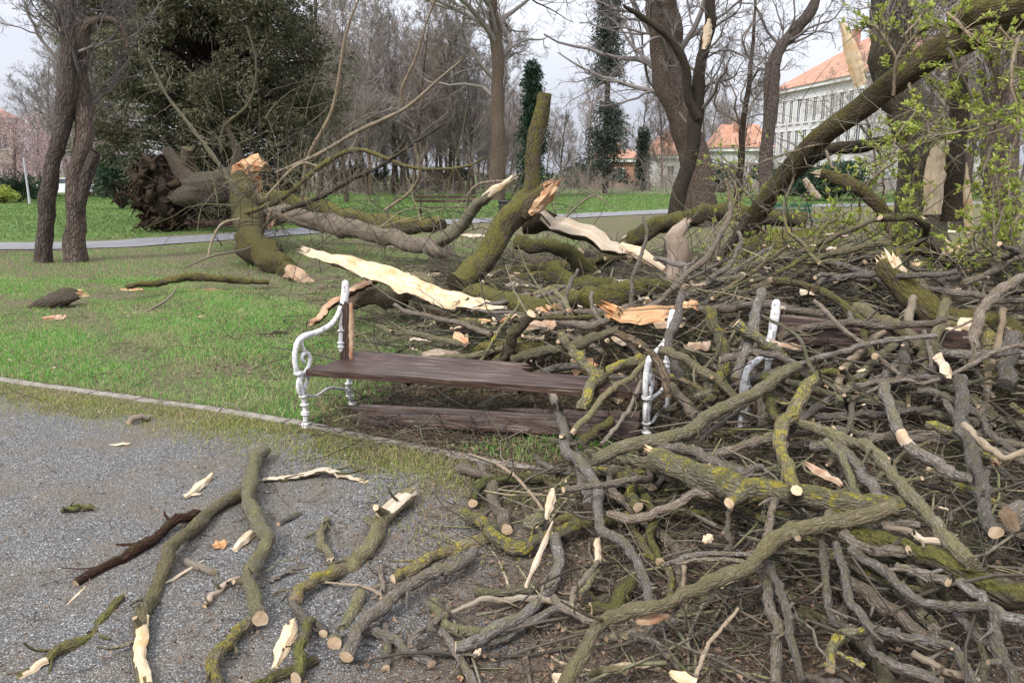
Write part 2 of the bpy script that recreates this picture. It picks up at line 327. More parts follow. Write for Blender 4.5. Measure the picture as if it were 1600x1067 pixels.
def tube(mb, P, r, k=12, rough=.07, seed=None, n=None, wander=0., capped=False, shape=None):
    """irregular tapered limb; returns end info"""
    g = np.random.default_rng(seed if seed is not None else rng.integers(1 << 30))
    P = np.asarray(P, float); Ls = np.linalg.norm(np.diff(P, axis=0), axis=1).sum()
    r = np.atleast_1d(np.asarray(r, float)); rm = r.mean()
    if n is None: n = int(np.clip(Ls / (rm * .9), 6, 70))
    C = spline(P, n); T, N, Bn = frames(C)
    if wander:
        w = np.cumsum(g.normal(0, 1, (n, 2)), 0); w -= np.linspace(0, 1, n)[:, None] * w[-1]
        w *= wander * rm / math.sqrt(n) * 2; C = C + N * w[:, :1] + Bn * w[:, 1:]; T, N, Bn = frames(C)
    rr = np.interp(np.linspace(0, 1, n), np.linspace(0, 1, len(r)), r)
    s = np.concatenate([[0], np.cumsum(np.linalg.norm(np.diff(C, axis=0), axis=1))])
    a = np.linspace(0, 2 * math.pi, k, endpoint=False)
    A, SS = np.meshgrid(a, s)
    ph = g.uniform(0, 6.28, 9); q = 1 / max(rm, .004)
    f = 1 + rough * (np.sin(2 * A + ph[0] + SS * q * .5) + .8 * np.sin(3 * A + ph[1] - SS * q * .9) + .9 * np.sin(SS * q * .45 + ph[2]) + .6 * np.sin(5 * A + SS * q * 1.6 + ph[3]))
    f += g.normal(0, rough * .35, f.shape)
    for _ in range(int(Ls / (rm * 9)) if rough > .03 else 0):    # knots and burrs
        s0, a0 = g.uniform(0, s[-1]), g.uniform(0, 6.28); da = np.abs((A - a0 + math.pi) % (2 * math.pi) - math.pi)
        f += g.uniform(.12, .4) * np.exp(-(da / .55) ** 2 - ((SS - s0) / (rm * .8)) ** 2)
    RR = rr[:, None] * f
    if shape is not None: RR = shape(A, SS / max(s[-1], 1e-6), RR)
    V = C[:, None] + N[:, None] * (RR * np.cos(A))[..., None] + Bn[:, None] * (RR * np.sin(A))[..., None]
    BC = np.stack([rm * np.cos(A), rm * np.sin(A), SS], -1)
    i = np.arange(n - 1)[:, None] * k; j = np.arange(k)[None]; j2 = (j + 1) % k
    Fq = np.stack([i + j, i + j2, i + k + j2, i + k + j], -1).reshape(-1, 4)
    if mb is not None: mb.add(V, Fq, BC)
    return dict(C=C, T=T, N=N, B=Bn, V=V, RR=RR, s=s, F=Fq, BC=BC, r=rr, k=k)
def disc(mb, ring, c, ang_r, k, flip=False):
    """slightly uneven sawn face over a ring"""
    g = rng; ring = np.asarray(ring); v = [c]; bc = [[0, 0, 0]]
    a = np.linspace(0, 2 * math.pi, k, endpoint=False)
    inner = c + (ring - c) * .55
    V = np.vstack([c, inner, ring]); BC = np.vstack([[0, 0, 0], np.stack([.55 * ang_r * np.cos(a), .55 * ang_r * np.sin(a), a * 0], -1), np.stack([ang_r * np.cos(a), ang_r * np.sin(a), a * 0], -1)])
    j = np.arange(k); j2 = (j + 1) % k
    f3 = np.stack([j * 0, 1 + j, 1 + j2], -1); f4 = np.stack([1 + j, 1 + k + j, 1 + k + j2, 1 + j2], -1)
    if flip: f3 = f3[:, ::-1]; f4 = f4[:, ::-1]
    mb.add(V, [f3, f4], BC)
def prisms(mb, P0, P1, R0, R1, k=3):
    P0 = np.asarray(P0, float); P1 = np.asarray(P1, float); n = len(P0)
    polytubes(mb, np.stack([P0, P1], 1), np.stack([np.broadcast_to(R0, n), np.broadcast_to(R1, n)], 1), k)
def polytubes(mb, P, Rr, k=3):
    """P (N,m,3), Rr (N,m)"""
    n, m = P.shape[:2]; T = np.gradient(P, axis=1); T /= np.linalg.norm(T, axis=2, keepdims=True) + 1e-9
    up = np.where(np.abs(T[:, :1, 2:3]) > .9, np.array([[[1., 0, 0]]]), np.array([[[0, 0, 1.]]]))
    N = np.cross(T, np.broadcast_to(up, T.shape)); N /= np.linalg.norm(N, axis=2, keepdims=True) + 1e-9; B = np.cross(T, N)
    a = np.linspace(0, 2 * math.pi, k, endpoint=False); ca, sa = np.cos(a), np.sin(a)
    V = P[:, :, None] + Rr[..., None, None] * (N[:, :, None] * ca[:, None] + B[:, :, None] * sa[:, None])
    s = np.concatenate([np.zeros((n, 1)), np.cumsum(np.linalg.norm(np.diff(P, axis=1), axis=2), 1)], 1)
    BC = np.stack([Rr[..., None] * ca, Rr[..., None] * sa, np.broadcast_to(s[..., None], V.shape[:3])], -1)
    base = (np.arange(n) * m * k)[:, None, None] + (np.arange(m - 1) * k)[None, :, None]; j = np.arange(k)[None, None]; j2 = (j + 1) % k
    mb.add(V, np.stack([base + j, base + j2, base + k + j2, base + k + j], -1).reshape(-1, 4), BC)
def leaves(mb, C, D, Nn, ln, wd, fold=.0, pent=False):
    """rhombic leaf faces: centre base C, direction D, side vector from Nn"""
    C = np.asarray(C, float); D = D / (np.linalg.norm(D, axis=1)[:, None] + 1e-9)
    Sd = np.cross(D, Nn); Sd /= np.linalg.norm(Sd, axis=1)[:, None] + 1e-9; Up = np.cross(Sd, D)
    ln = np.broadcast_to(ln, len(C))[:, None]; wd = np.broadcast_to(wd, len(C))[:, None]
    a = C; b = C + D * ln * .45 + Sd * wd * .5 + Up * wd * fold; c = C + D * ln; d = C + D * ln * .45 - Sd * wd * .5 + Up * wd * fold
    V = np.stack([a, b, c, d], 1).reshape(-1, 3); i = np.arange(len(C))[:, None] * 4
    mb.add(V, [np.hstack([i, i + 1, i + 2]), np.hstack([i, i + 2, i + 3])])
def rdir(n, up=0.):
    d = rng.normal(0, 1, (n, 3)); d[:, 2] += up; return d / np.linalg.norm(d, axis=1)[:, None]
def box(mb, c, sx, sy, sz, rot=0., bevel=0.):
    x, y, z = sx / 2, sy / 2, sz / 2; c = np.asarray(c, float)
    v = np.array([[i, j, k] for i in (-x, x) for j in (-y, y) for k in (-z, z)])
    ca, sa = math.cos(rot), math.sin(rot); v = np.stack([v[:, 0] * ca - v[:, 1] * sa, v[:, 0] * sa + v[:, 1] * ca, v[:, 2]], -1) + c
    mb.add(v, np.array([[0, 1, 3, 2], [4, 6, 7, 5], [0, 4, 5, 1], [2, 3, 7, 6], [0, 2, 6, 4], [1, 5, 7, 3]]))
def shards(mb, c, T, N, B, r, n=14, ln=2.6, spread=.12):
    """torn fibres standing off a broken end"""
    a = rng.uniform(0, 6.28, n); q = np.sqrt(rng.uniform(0, 1, n)) * .8
    o = (N[None] * np.cos(a)[:, None] + B[None] * np.sin(a)[:, None]) * (q * r)[:, None]
    L_ = r * ln * rng.uniform(.25, 1, n) * (1 - .3 * q); d = T[None] + rng.normal(0, spread, (n, 3))
    side = np.cross(d, rdir(n)); side /= np.linalg.norm(side, axis=1)[:, None]; th = np.cross(d, side); th /= np.linalg.norm(th, axis=1)[:, None]
    w = (r * rng.uniform(.18, .42, n))[:, None]; t = w * rng.uniform(.3, .6, n)[:, None]
    b0 = c - T * r * .5 + o; p1 = b0 + d * (L_ * .55)[:, None]; p2 = b0 + d * L_[:, None]
    V = np.stack([b0 + side * w, b0 + th * t, b0 - side * w, b0 - th * t, p1 + side * w * .7, p1 + th * t * .8, p1 - side * w * .7, p1 - th * t * .8, p2], 1)
    BC = np.stack([np.einsum('nij,j->ni', V - c, N), np.einsum('nij,j->ni', V - c, B), np.einsum('nij,j->ni', V - c, T)], -1)
    i = np.arange(n)[:, None] * 9; j = np.arange(4); q4 = []; q3 = []
    for a_ in range(4):
        b_ = (a_ + 1) % 4; q4.append(np.hstack([i + a_, i + b_, i + 4 + b_, i + 4 + a_])); q3.append(np.hstack([i + 4 + a_, i + 4 + b_, i + 8]))
    mb.add(V, [np.vstack(q4), np.vstack(q3)], BC)

# ------------------------------------------------------------ ground
def grid(xs, ys, f, off=0.):
    X, Y = np.meshgrid(xs, ys); Z = f(X, Y) + off; n, m = X.shape
    V = np.stack([X, Y, Z], -1).reshape(-1, 3); i = (np.arange(n - 1)[:, None] * m + np.arange(m - 1)[None]).reshape(-1)
    return V, np.stack([i, i + 1, i + m + 1, i + m], -1)
mb = MB(); xs = np.concatenate([np.linspace(-900, -14, 12), np.arange(-12, 12, .12), np.linspace(14, 900, 12)])
ys = np.concatenate([np.linspace(-60, -2, 4), np.arange(-1, 18, .12), np.linspace(20, 1200, 22)])
mb.add(*grid(xs, ys, G)); tag(mb.build('ground', 'ground'), 'soil and thin lawn under the fallen tree', None, None, 'structure')
# gravel: strip grid in kerb coordinates, ragged inner edge
mb = MB(); u = np.arange(-6, 9.5, .1); v = np.arange(0, 1.001, .02)
U, Vv = np.meshgrid(u, v); edge = -.32 - .16 * np.sin(U * 1.7) - .09 * np.sin(U * 5.1 + 1) - .05 * np.sin(U * 13)
dd = edge - Vv * 8; X = KA[0] + KD[0] * U + KN[0] * dd; Y = KA[1] + KD[1] * U + KN[1] * dd
Vt = np.stack([X, Y, G(X, Y) + .005], -1).reshape(-1, 3); m = len(u); i = (np.arange(len(v) - 1)[:, None] * m + np.arange(m - 1)[None]).reshape(-1)
mb.add(Vt, np.stack([i, i + m, i + m + 1, i + 1], -1)); tag(mb.build('gravel_path', 'gravel'), 'grey gravel path in the foreground', None, None, 'structure')
# kerb of concrete edging stones
mb = MB(); k = -2.
while k < 5.6:
    for j in range(8):
        a0 = k + j * .06; c = KA + KD * (a0 + .03) + KN * (-.07 * math.sin((KA + KD * a0)[0] * .9) + .006 * math.sin(k * 7))
        z = float(G(c[0], c[1])); box(mb, (c[0], c[1], z - .024 + .004 * math.sin(k * 3)), .0605, .09 + .007 * math.sin(j * 2 + k * 5), .06, math.atan2(KD[1], KD[0]))
    k += .492
tag(mb.build('kerb', 'kerb', smooth=False), 'narrow grey kerb between lawn and gravel', None, None, 'structure')
# asphalt path crossing behind
mb = MB(); A0 = atz(-60, 386); A1 = atz(150, 383); A2 = atz(330, 372); A3 = atz(620, 352); A4 = atz(1000, 333); A5 = atz(1260, 322); A6 = atz(1750, 314)
Cc = spline([A0, A1, A2, A3, A4, A5, A6], 60); T, N, B = frames(Cc); wv = .95 + np.linspace(0, 1, 60) * .45
V = np.stack([Cc + N * wv[:, None] * s_ for s_ in (-1, -.5, 0, .5, 1)], 1); V[..., 2] = G(V[..., 0], V[..., 1]) + .02
i = (np.arange(59)[:, None] * 5 + np.arange(4)[None]).reshape(-1); mb.add(V, np.stack([i, i + 1, i + 6, i + 5], -1))
tag(mb.build('asphalt_path', 'asphalt'), 'grey asphalt path crossing the park', None, None, 'structure')
PATH = Cc

def blades(mb, X, Y, h, w, zoff=0., lean=.5):
    n = len(X); Z = G(X, Y) + zoff; C = np.stack([X, Y, Z], -1); a = rng.uniform(0, 6.28, n)
    sd = np.stack([np.cos(a), np.sin(a), a * 0], -1) * (w / 2)[:, None]; b = rng.uniform(0, 6.28, n)
    ld = np.stack([np.cos(b), np.sin(b), b * 0], -1) * (h * rng.uniform(.1, 1, n) * lean)[:, None]; up = np.array([0, 0, 1.])
    m = C + up * (h * .6)[:, None] + ld * .4; t = C + up * (h * (1 - .25 * lean))[:, None] + ld * 1.3
    V = np.stack([C - sd, C + sd, m + sd * .7, m - sd * .7, t], 1); i = np.arange(n)[:, None] * 5
    mb.add(V, [np.hstack([i, i + 1, i + 2, i + 3]), np.hstack([i + 3, i + 2, i + 4])])
def region(n, x0, x1, y0, y1, cond):
    X = rng.uniform(x0, x1, n); Y = rng.uniform(y0, y1, n); c = cond(X, Y); return X[c], Y[c]
def vis(X, Y, m=1.06): return np.abs(X) < (.70 * Y + .5) * m
def pathd(X, Y):
    d = np.full(X.shape, 99.)
    for q in PATH[::2]: d = np.minimum(d, np.hypot(X - q[0], Y - q[1]) - .35)
    return d
mb = MB()
dens = lambda X, Y: np.clip(.75 + .55 * wob(X, Y, .8) + .35 * wob(X, Y, 3.1, 2) - .6 * sm(X, -2.6, -.8) - .9 * (sm(X, -1.3, -.7) * sm(Y, 4.5, 4.9) * (1 - sm(Y, 5.7, 6.1))) - .5 * sm(Y, 7.0, 9.) + .3 * (1 - sm(Y, 5, 6.5)), .05, 1)
X, Y = region(560000, -9.5, 1.2, 4.3, 12.5, lambda x, y: (kside(x, y) > .06) & vis(x, y)); c = rng.uniform(0, 1, len(X)) < dens(X, Y); X, Y = X[c], Y[c]
blades(mb, X, Y, rng.uniform(.02, .075, len(X)) * (1 + .55 * wob(X, Y, 2.2)) * (.6 + .5 * dens(X, Y)), rng.uniform(.0025, .006, len(X)) * (1 + Y / 12), 0, .75)
X, Y = region(90000, -14, 2, 12, 22, lambda x, y: vis(x, y) & (pathd(x, y) > 1.1)); c = rng.uniform(0, 1, len(X)) < .6 * dens(X, Y * 1.0) + .2; X, Y = X[c], Y[c]
blades(mb, X, Y, rng.uniform(.03, .07, len(X)), rng.uniform(.007, .013, len(X)))
X, Y = region(150000, -2, 12, 5.6, 18, lambda x, y: vis(x, y)); c = rng.uniform(0, 1, len(X)) < .35 + .35 * wob(X, Y, 1.9, 1); blades(mb, X[c], Y[c], rng.uniform(.03, .09, c.sum()), rng.uniform(.004, .009, c.sum()))
tag(mb.build('grass', 'grass', smooth=False), 'short patchy spring grass on the near lawn', 'grass', None, 'stuff')
mb = MB(); X, Y = region(240000, -46, 48, 18, 66, lambda x, y: vis(x, y) & (pathd(x, y) > 1.3) & (y > 28.6 + .75 * x)); c = rng.uniform(0, 1, len(X)) < np.clip(30 / Y, 0, 1); X, Y = X[c], Y[c]
blades(mb, X, Y, rng.uniform(.04, .09, len(X)), rng.uniform(.012, .03, len(X)) * (1 + Y / 30))
tag(mb.build('far_grass', 'grassfar', smooth=False), 'bright green lawn beyond the asphalt path', 'grass', None, 'stuff')
mb = MB(); X, Y = region(420000, -7, 2, 2.2, 7.6, lambda x, y: (kside(x, y) < -.04) & vis(x, y)); ks = kside(X, Y)
c = rng.uniform(0, 1, len(X)) < np.clip(.85 * np.exp(-((ks + .27) / .24) ** 2) * (1 + .6 * wob(X, Y, 3)) + .5 * (wob(X, Y, 1.7, 4) > .55) * np.exp(ks * .25) * .35, 0, 1); X, Y = X[c], Y[c]
blades(mb, X, Y, rng.uniform(.012, .04, len(X)), rng.uniform(.003, .006, len(X)), .004, .9)
tag(mb.build('verge_grass', 'grassdry', smooth=False), 'yellowish moss and grass along the gravel edge', 'grass', None, 'stuff')
# loose stones
def stones(mb, X, Y, r, f=G, fl=.6):
    n = len(X); oct_ = np.array([[1, 0, 0], [0, 1, 0], [-1, 0, 0], [0, -1, 0], [0, 0, 1]], float)
    V = oct_[None] * rng.uniform(.6, 1.2, (n, 5, 3)); V[..., 2] *= fl; a = rng.uniform(0, 6.28, n)[:, None]
    x = V[..., 0] * np.cos(a) - V[..., 1] * np.sin(a); y = V[..., 0] * np.sin(a) + V[..., 1] * np.cos(a); V = np.stack([x, y, V[..., 2]], -1) * r[:, None, None]
    V += np.stack([X, Y, f(X, Y) + .004], -1)[:, None]; i = np.arange(n)[:, None] * 5
    mb.add(V, np.vstack([np.hstack([i + a_, i + (a_ + 1) % 4, i + 4]) for a_ in range(4)]))
mb = MB(); X, Y = region(170000, -6.5, 3, 2., 7.4, lambda x, y: (kside(x, y) < -.3) & vis(x, y)); stones(mb, X, Y, rng.uniform(.002, .0055, len(X)))
X, Y = region(700, -6.5, 1, 2., 7, lambda x, y: (kside(x, y) < -.3) & vis(x, y)); stones(mb, X, Y, rng.uniform(.007, .013, len(X)))
tag(mb.build('loose_gravel', 'stone', smooth=False), 'loose grey stones on the gravel path', 'gravel', None, 'stuff')
# dead leaves, crumbs
def litter(n, x0, x1, y0, y1, cond, f, s0, s1):
    X, Y = region(n, x0, x1, y0, y1, cond); m = len(X); Z = f(X, Y) + rng.uniform(.004, .03, m); D = rdir(m) * [1, 1, .35]; Nn = rdir(m, 2.5)
    s = rng.uniform(s0, s1, m); leaves(mb, np.stack([X, Y, Z], -1), D, Nn, s, s * rng.uniform(.22, .75, m), .3)
mb = MB()
litter(85000, -.9, 7, 2., 6.5, lambda x, y: vis(x, y) & (rng.uniform(0, 1, len(x)) < sm(x, -.9, .6)), lambda x, y: G(x, y) + rng.uniform(0, .5, len(x)) * (H(x, y) - G(x, y)), .008, .032)
litter(30000, -6, 7, 2., 12, lambda x, y: vis(x, y) & (rng.uniform(0, 1, len(x)) < .08 + .9 * np.exp(-((x + .5) / 1.7) ** 2)), G, .008, .026)
litter(5000, -1.5, 1.2, 4.35, 5.8, lambda x, y: vis(x, y) & (kside(x, y) > .05), G, .01, .04)
litter(7000, -8, 0, 5, 13, lambda x, y: vis(x, y) & (kside(x, y) > .1) & (wob(x, y, 1.4, 3) > -.1), lambda x, y: G(x, y) + .02, .012, .04)
litter(15000, -3, 9, 6.2, 14, lambda x, y: vis(x, y), lambda x, y: G(x, y), .02, .055)
tag(mb.build('leaf_litter', 'litter', smooth=False), 'dead brown leaves scattered in and under the branches', 'dead leaves', None, 'stuff')
mb = MB(); X, Y = region(120000, -3.5, 7, 2., 9, lambda x, y: vis(x, y) & (rng.uniform(0, 1, len(x)) < np.exp(-np.clip(.4 - x, 0, 9) * 1.1))); stones(mb, X, Y, rng.uniform(.003, .012, len(X)))
X, Y = region(26000, -1.4, 1.2, 4.4, 5.9, lambda x, y: vis(x, y) & (kside(x, y) > .05)); stones(mb, X, Y, rng.uniform(.004, .016, len(X)))
X, Y = region(16000, -6, 0, 2., 6, lambda x, y: vis(x, y) & (kside(x, y) < -.1) & (rng.uniform(0, 1, len(x)) < .12 + .6 * np.clip(wob(x, y, 2.1, 5), 0, 1) + .5 * sm(x, -2.4, -.4))); stones(mb, X, Y, rng.uniform(.002, .009, len(X)))
tag(mb.build('soil_crumbs', 'crumb', smooth=False), 'dark bark crumbs and loam under the branches', 'soil', None, 'stuff')
# fine twig litter
def twigs(mb, n, x0, x1, y0, y1, cond, fz, l0, l1, r0, r1, tilt=.2, k=3):
    X, Y = region(n, x0, x1, y0, y1, cond); m = len(X); a = rng.uniform(0, 6.28, m); ln = rng.uniform(l0, l1, m); seg = 5
    D = np.stack([np.cos(a), np.sin(a), rng.normal(0, tilt, m)], -1); P = np.zeros((m, seg, 3)); P[:, 0] = np.stack([X, Y, fz(X, Y)], -1); d = D.copy()
    for s_ in range(1, seg):
        d = d + rng.normal(0, .28, (m, 3)) * [1, 1, .5]; d /= np.linalg.norm(d, axis=1)[:, None]; P[:, s_] = P[:, s_ - 1] + d * (ln / (seg - 1))[:, None]
    P[..., 2] = np.maximum(P[..., 2], G(P[..., 0], P[..., 1]) + .004)
    r = rng.uniform(r0, r1, m)[:, None] * np.linspace(1, .5, seg)[None]; polytubes(mb, P, r, k)
mb = MB()
twigs(mb, 15000, -.6, 7.5, 2., 7, lambda x, y: vis(x, y) & (rng.uniform(0, 1, len(x)) < sm(x, -.7, .9)), lambda x, y: G(x, y) + rng.uniform(0, 1.1, len(x)) * (H(x, y) - G(x, y)), .06, .4, .0012, .004)
twigs(mb, 9500, -2.8, 10, 6.2, 15, lambda x, y: vis(x, y) & (rng.uniform(0, 1, len(x)) < sm(x, -2.8, -.8)), lambda x, y: G(x, y) + rng.uniform(0, 1.3, len(x)) * (H(x, y) - G(x, y)), .15, .9, .002, .006, .35)
twigs(mb, 4200, -5, .5, 2., 6, lambda x, y: vis(x, y) & (rng.uniform(0, 1, len(x)) < .12 + .88 * sm(x, -2.2, -.5)), lambda x, y: G(x, y) + .006, .04, .22, .001, .003, .08)
twigs(mb, 4200, -6.5, .5, 5.5, 15, lambda x, y: vis(x, y) & (rng.uniform(0, 1, len(x)) < .15 + .8 * sm(x, -5, -1.5) * sm(y, 5.5, 8)), lambda x, y: G(x, y) + .02, .1, .6, .0015, .0045, .12)
twigs(mb, 900, -1.3, 1.2, 4.5, 6, lambda x, y: vis(x, y), lambda x, y: G(x, y) + rng.uniform(.005, .12, len(x)), .1, .5, .0015, .005, .15)
tag(mb.build('twig_litter', 'brush'), 'fine broken twigs strewn over lawn and branch pile', 'twigs', None, 'stuff')
# ------------------------------------------------------------ fallen limbs
PILE = 'broken branches of the fallen tree'
def limb(name, label, cat, P, r, mat, ends='cc', k=12, wood='pale', peel=None, split=None, rough=.07, wander=.25, group=PILE, seed=None, sideh=0, cutmat_='cut', splen=2.6):
    """P world points, r metres. ends: c sawn, s splintered, t tapering, o hidden"""
    P = np.asarray(P, float); root = empty(name, P[0], label, cat, group)
    r = np.atleast_1d(np.asarray(r, float)).copy()
    if len(r) == 1: r = np.array([r[0], r[0] * .85])
    tt = tube(None, P, r, k, rough, seed, wander=wander); V, C = tt['V'], tt['C']; n = len(C); F_ = tt['F']; BC = tt['BC']
    wmask = np.zeros((n, k), bool); cam_ = np.array([0, 0, CAMH])
    tpar = np.linspace(0, 1, n)[:, None] * np.ones((1, k))
    if split:
        d, frac, t0, t1 = split; d = np.asarray(d, float); d /= np.linalg.norm(d)
        off = V - C[:, None]; al = off @ d; rr = tt['r'][:, None]; nn = .12 * np.sin(tpar * 40) + .1 * rng.normal(0, 1, (1, k)) + .06 * rng.normal(0, 1, (n, k))
        lim = (frac + nn) * rr; jag = rng.uniform(-.05, .05, (1, k)); inside = (tpar > t0 + jag) & (tpar < t1 + jag) & (al > lim)
        V = V - (np.where(inside, al - lim, 0))[..., None] * d; wmask |= inside
    if peel:
        t0, t1, th = peel; off = V - C[:, None]; off /= np.linalg.norm(off, axis=2, keepdims=True); vd = cam_ - C[:, None]; vd = vd / np.linalg.norm(vd, axis=2, keepdims=True) + np.array([0, 0, .3])
        wmask |= ((off * vd).sum(2) > th) & (tpar > t0 + rng.uniform(-.04, .04, (1, k))) & (tpar < t1 + rng.uniform(-.04, .04, (1, k)))
    fm = wmask.reshape(-1)[F_].sum(1) >= 3
    if (~fm).any(): mb = MB(); mb.add(V, F_[~fm], BC); mb.build('stem', mat, root)
    if fm.any():
        used = np.unique(F_[fm]); mp_ = -np.ones(n * k, int); mp_[used] = np.arange(len(used)); mb = MB(); mb.add(V.reshape(-1, 3)[used], mp_[F_[fm]], BC.reshape(-1, 3)[used]); mb.build('bare_wood', wood, root)
    for e, q, sg in ((ends[0], 0, -1), (ends[1], n - 1, 1)):
        ring = V[q]; c = ring.mean(0) + tt['T'][q] * sg * tt['r'][q] * .08
        if e in 'cto':
            mb = MB(); disc(mb, ring, c, tt['r'][q], k, sg < 0); mb.build('cut_end', cutmat_ if e in 'c' else mat, root)
        elif e == 's':
            mb = MB(); disc(mb, ring, c, tt['r'][q], k, sg < 0)
            shards(mb, c, tt['T'][q] * sg, tt['N'][q], tt['B'][q], tt['r'][q], 16, splen); mb.build('splintered_end', wood, root, smooth=False)
    if k >= 10 and group == PILE and e in 'cotsT' and len(P) > 2 and r.mean() < .05:   # snapped thin twigs and buds
        mt = MB(); nt_ = int(rng.integers(1, 5)); 
        for _ in range(nt_):
            i = int(rng.uniform(.1, .9) * n); a = rng.uniform(0, 6.28); dd = tt['N'][i] * math.cos(a) + tt['B'][i] * math.sin(a); dd[2] = abs(dd[2]) * .5; dd = dd * .8 + tt['T'][i] * rng.uniform(.2, 1.2); dd /= np.linalg.norm(dd)
            L1 = min(rng.uniform(.03, .24), .22 * tt['s'][-1]); p1 = C[i] + dd * (tt['r'][i] + L1 * .5); p2 = C[i] + dd * (tt['r'][i] + L1) + rng.normal(0, L1 * .18, 3); rs = min(tt['r'][i] * .45, rng.uniform(.0025, .007))
            m1 = MB(); tube(m1, [C[i], p1, p2], [rs * 1.3, rs, rs * .6], 6, .04, n=7); m1.build('side_twig', mat, root)
    for _ in range(sideh):    # sawn or snapped side stubs
        i = int(rng.uniform(.15, .85) * n); a = rng.uniform(0, 6.28); dd = tt['N'][i] * math.cos(a) + tt['B'][i] * math.sin(a); dd[2] = abs(dd[2]) * .6; dd = dd + tt['T'][i] * rng.uniform(-.3, .9)
        dd /= np.linalg.norm(dd); rs = tt['r'][i] * rng.uniform(.35, .6); ll = tt['r'][i] * rng.uniform(1.6, 4.)
        mb = MB(); q = tube(mb, [C[i], C[i] + dd * ll * .6, C[i] + dd * ll], [rs * 1.3, rs, rs * .85], 8, .05); sb = mb.build('side_stub', mat, root)
        mb = MB(); disc(mb, q['V'][-1], q['C'][-1], rs, 8); mb.build('cut_end', cutmat_, sb)
    return root, tt
def parse(s): return [tuple(float(v) for v in q.split(',')) for q in s.split()]
def trace(pts, rp, off, lift=1.):
    """pixels of the limb's centre line -> world, resting on the heap (off = metres above it) or at given distances"""
    n = len(pts); rp = np.interp(np.linspace(0, 1, n), np.linspace(0, 1, len(rp)), rp)
    if isinstance(off, tuple):
        ds = np.interp(np.linspace(0, 1, n), np.linspace(0, 1, len(off)), off)
        P = [atd(px, py, d) for (px, py), d in zip(pts, ds)]; rad = [.92 * q * d / F for q, d in zip(rp, ds)]
    else:
        P, rad = [], []
        for (px, py), q in zip(pts, rp):
            r = .02
            for _ in range(2): p = onsurf(px, py, off + r); r = .88 * q * (p[1] * cp - (p[2] - CAMH) * sp) / F
            P.append(p); rad.append(r)
        P = np.array(P)
        Z = P[:, 1].copy()
        for i in range(1, n - 1):   # no sudden jumps in distance along one limb
            Z[i] = .5 * P[i, 1] + .25 * (P[i - 1, 1] + P[i + 1, 1])
        P = np.array([atd(px, py, z) for (px, py), z in zip(pts, Z)])
    return np.array(P), np.array(rad)
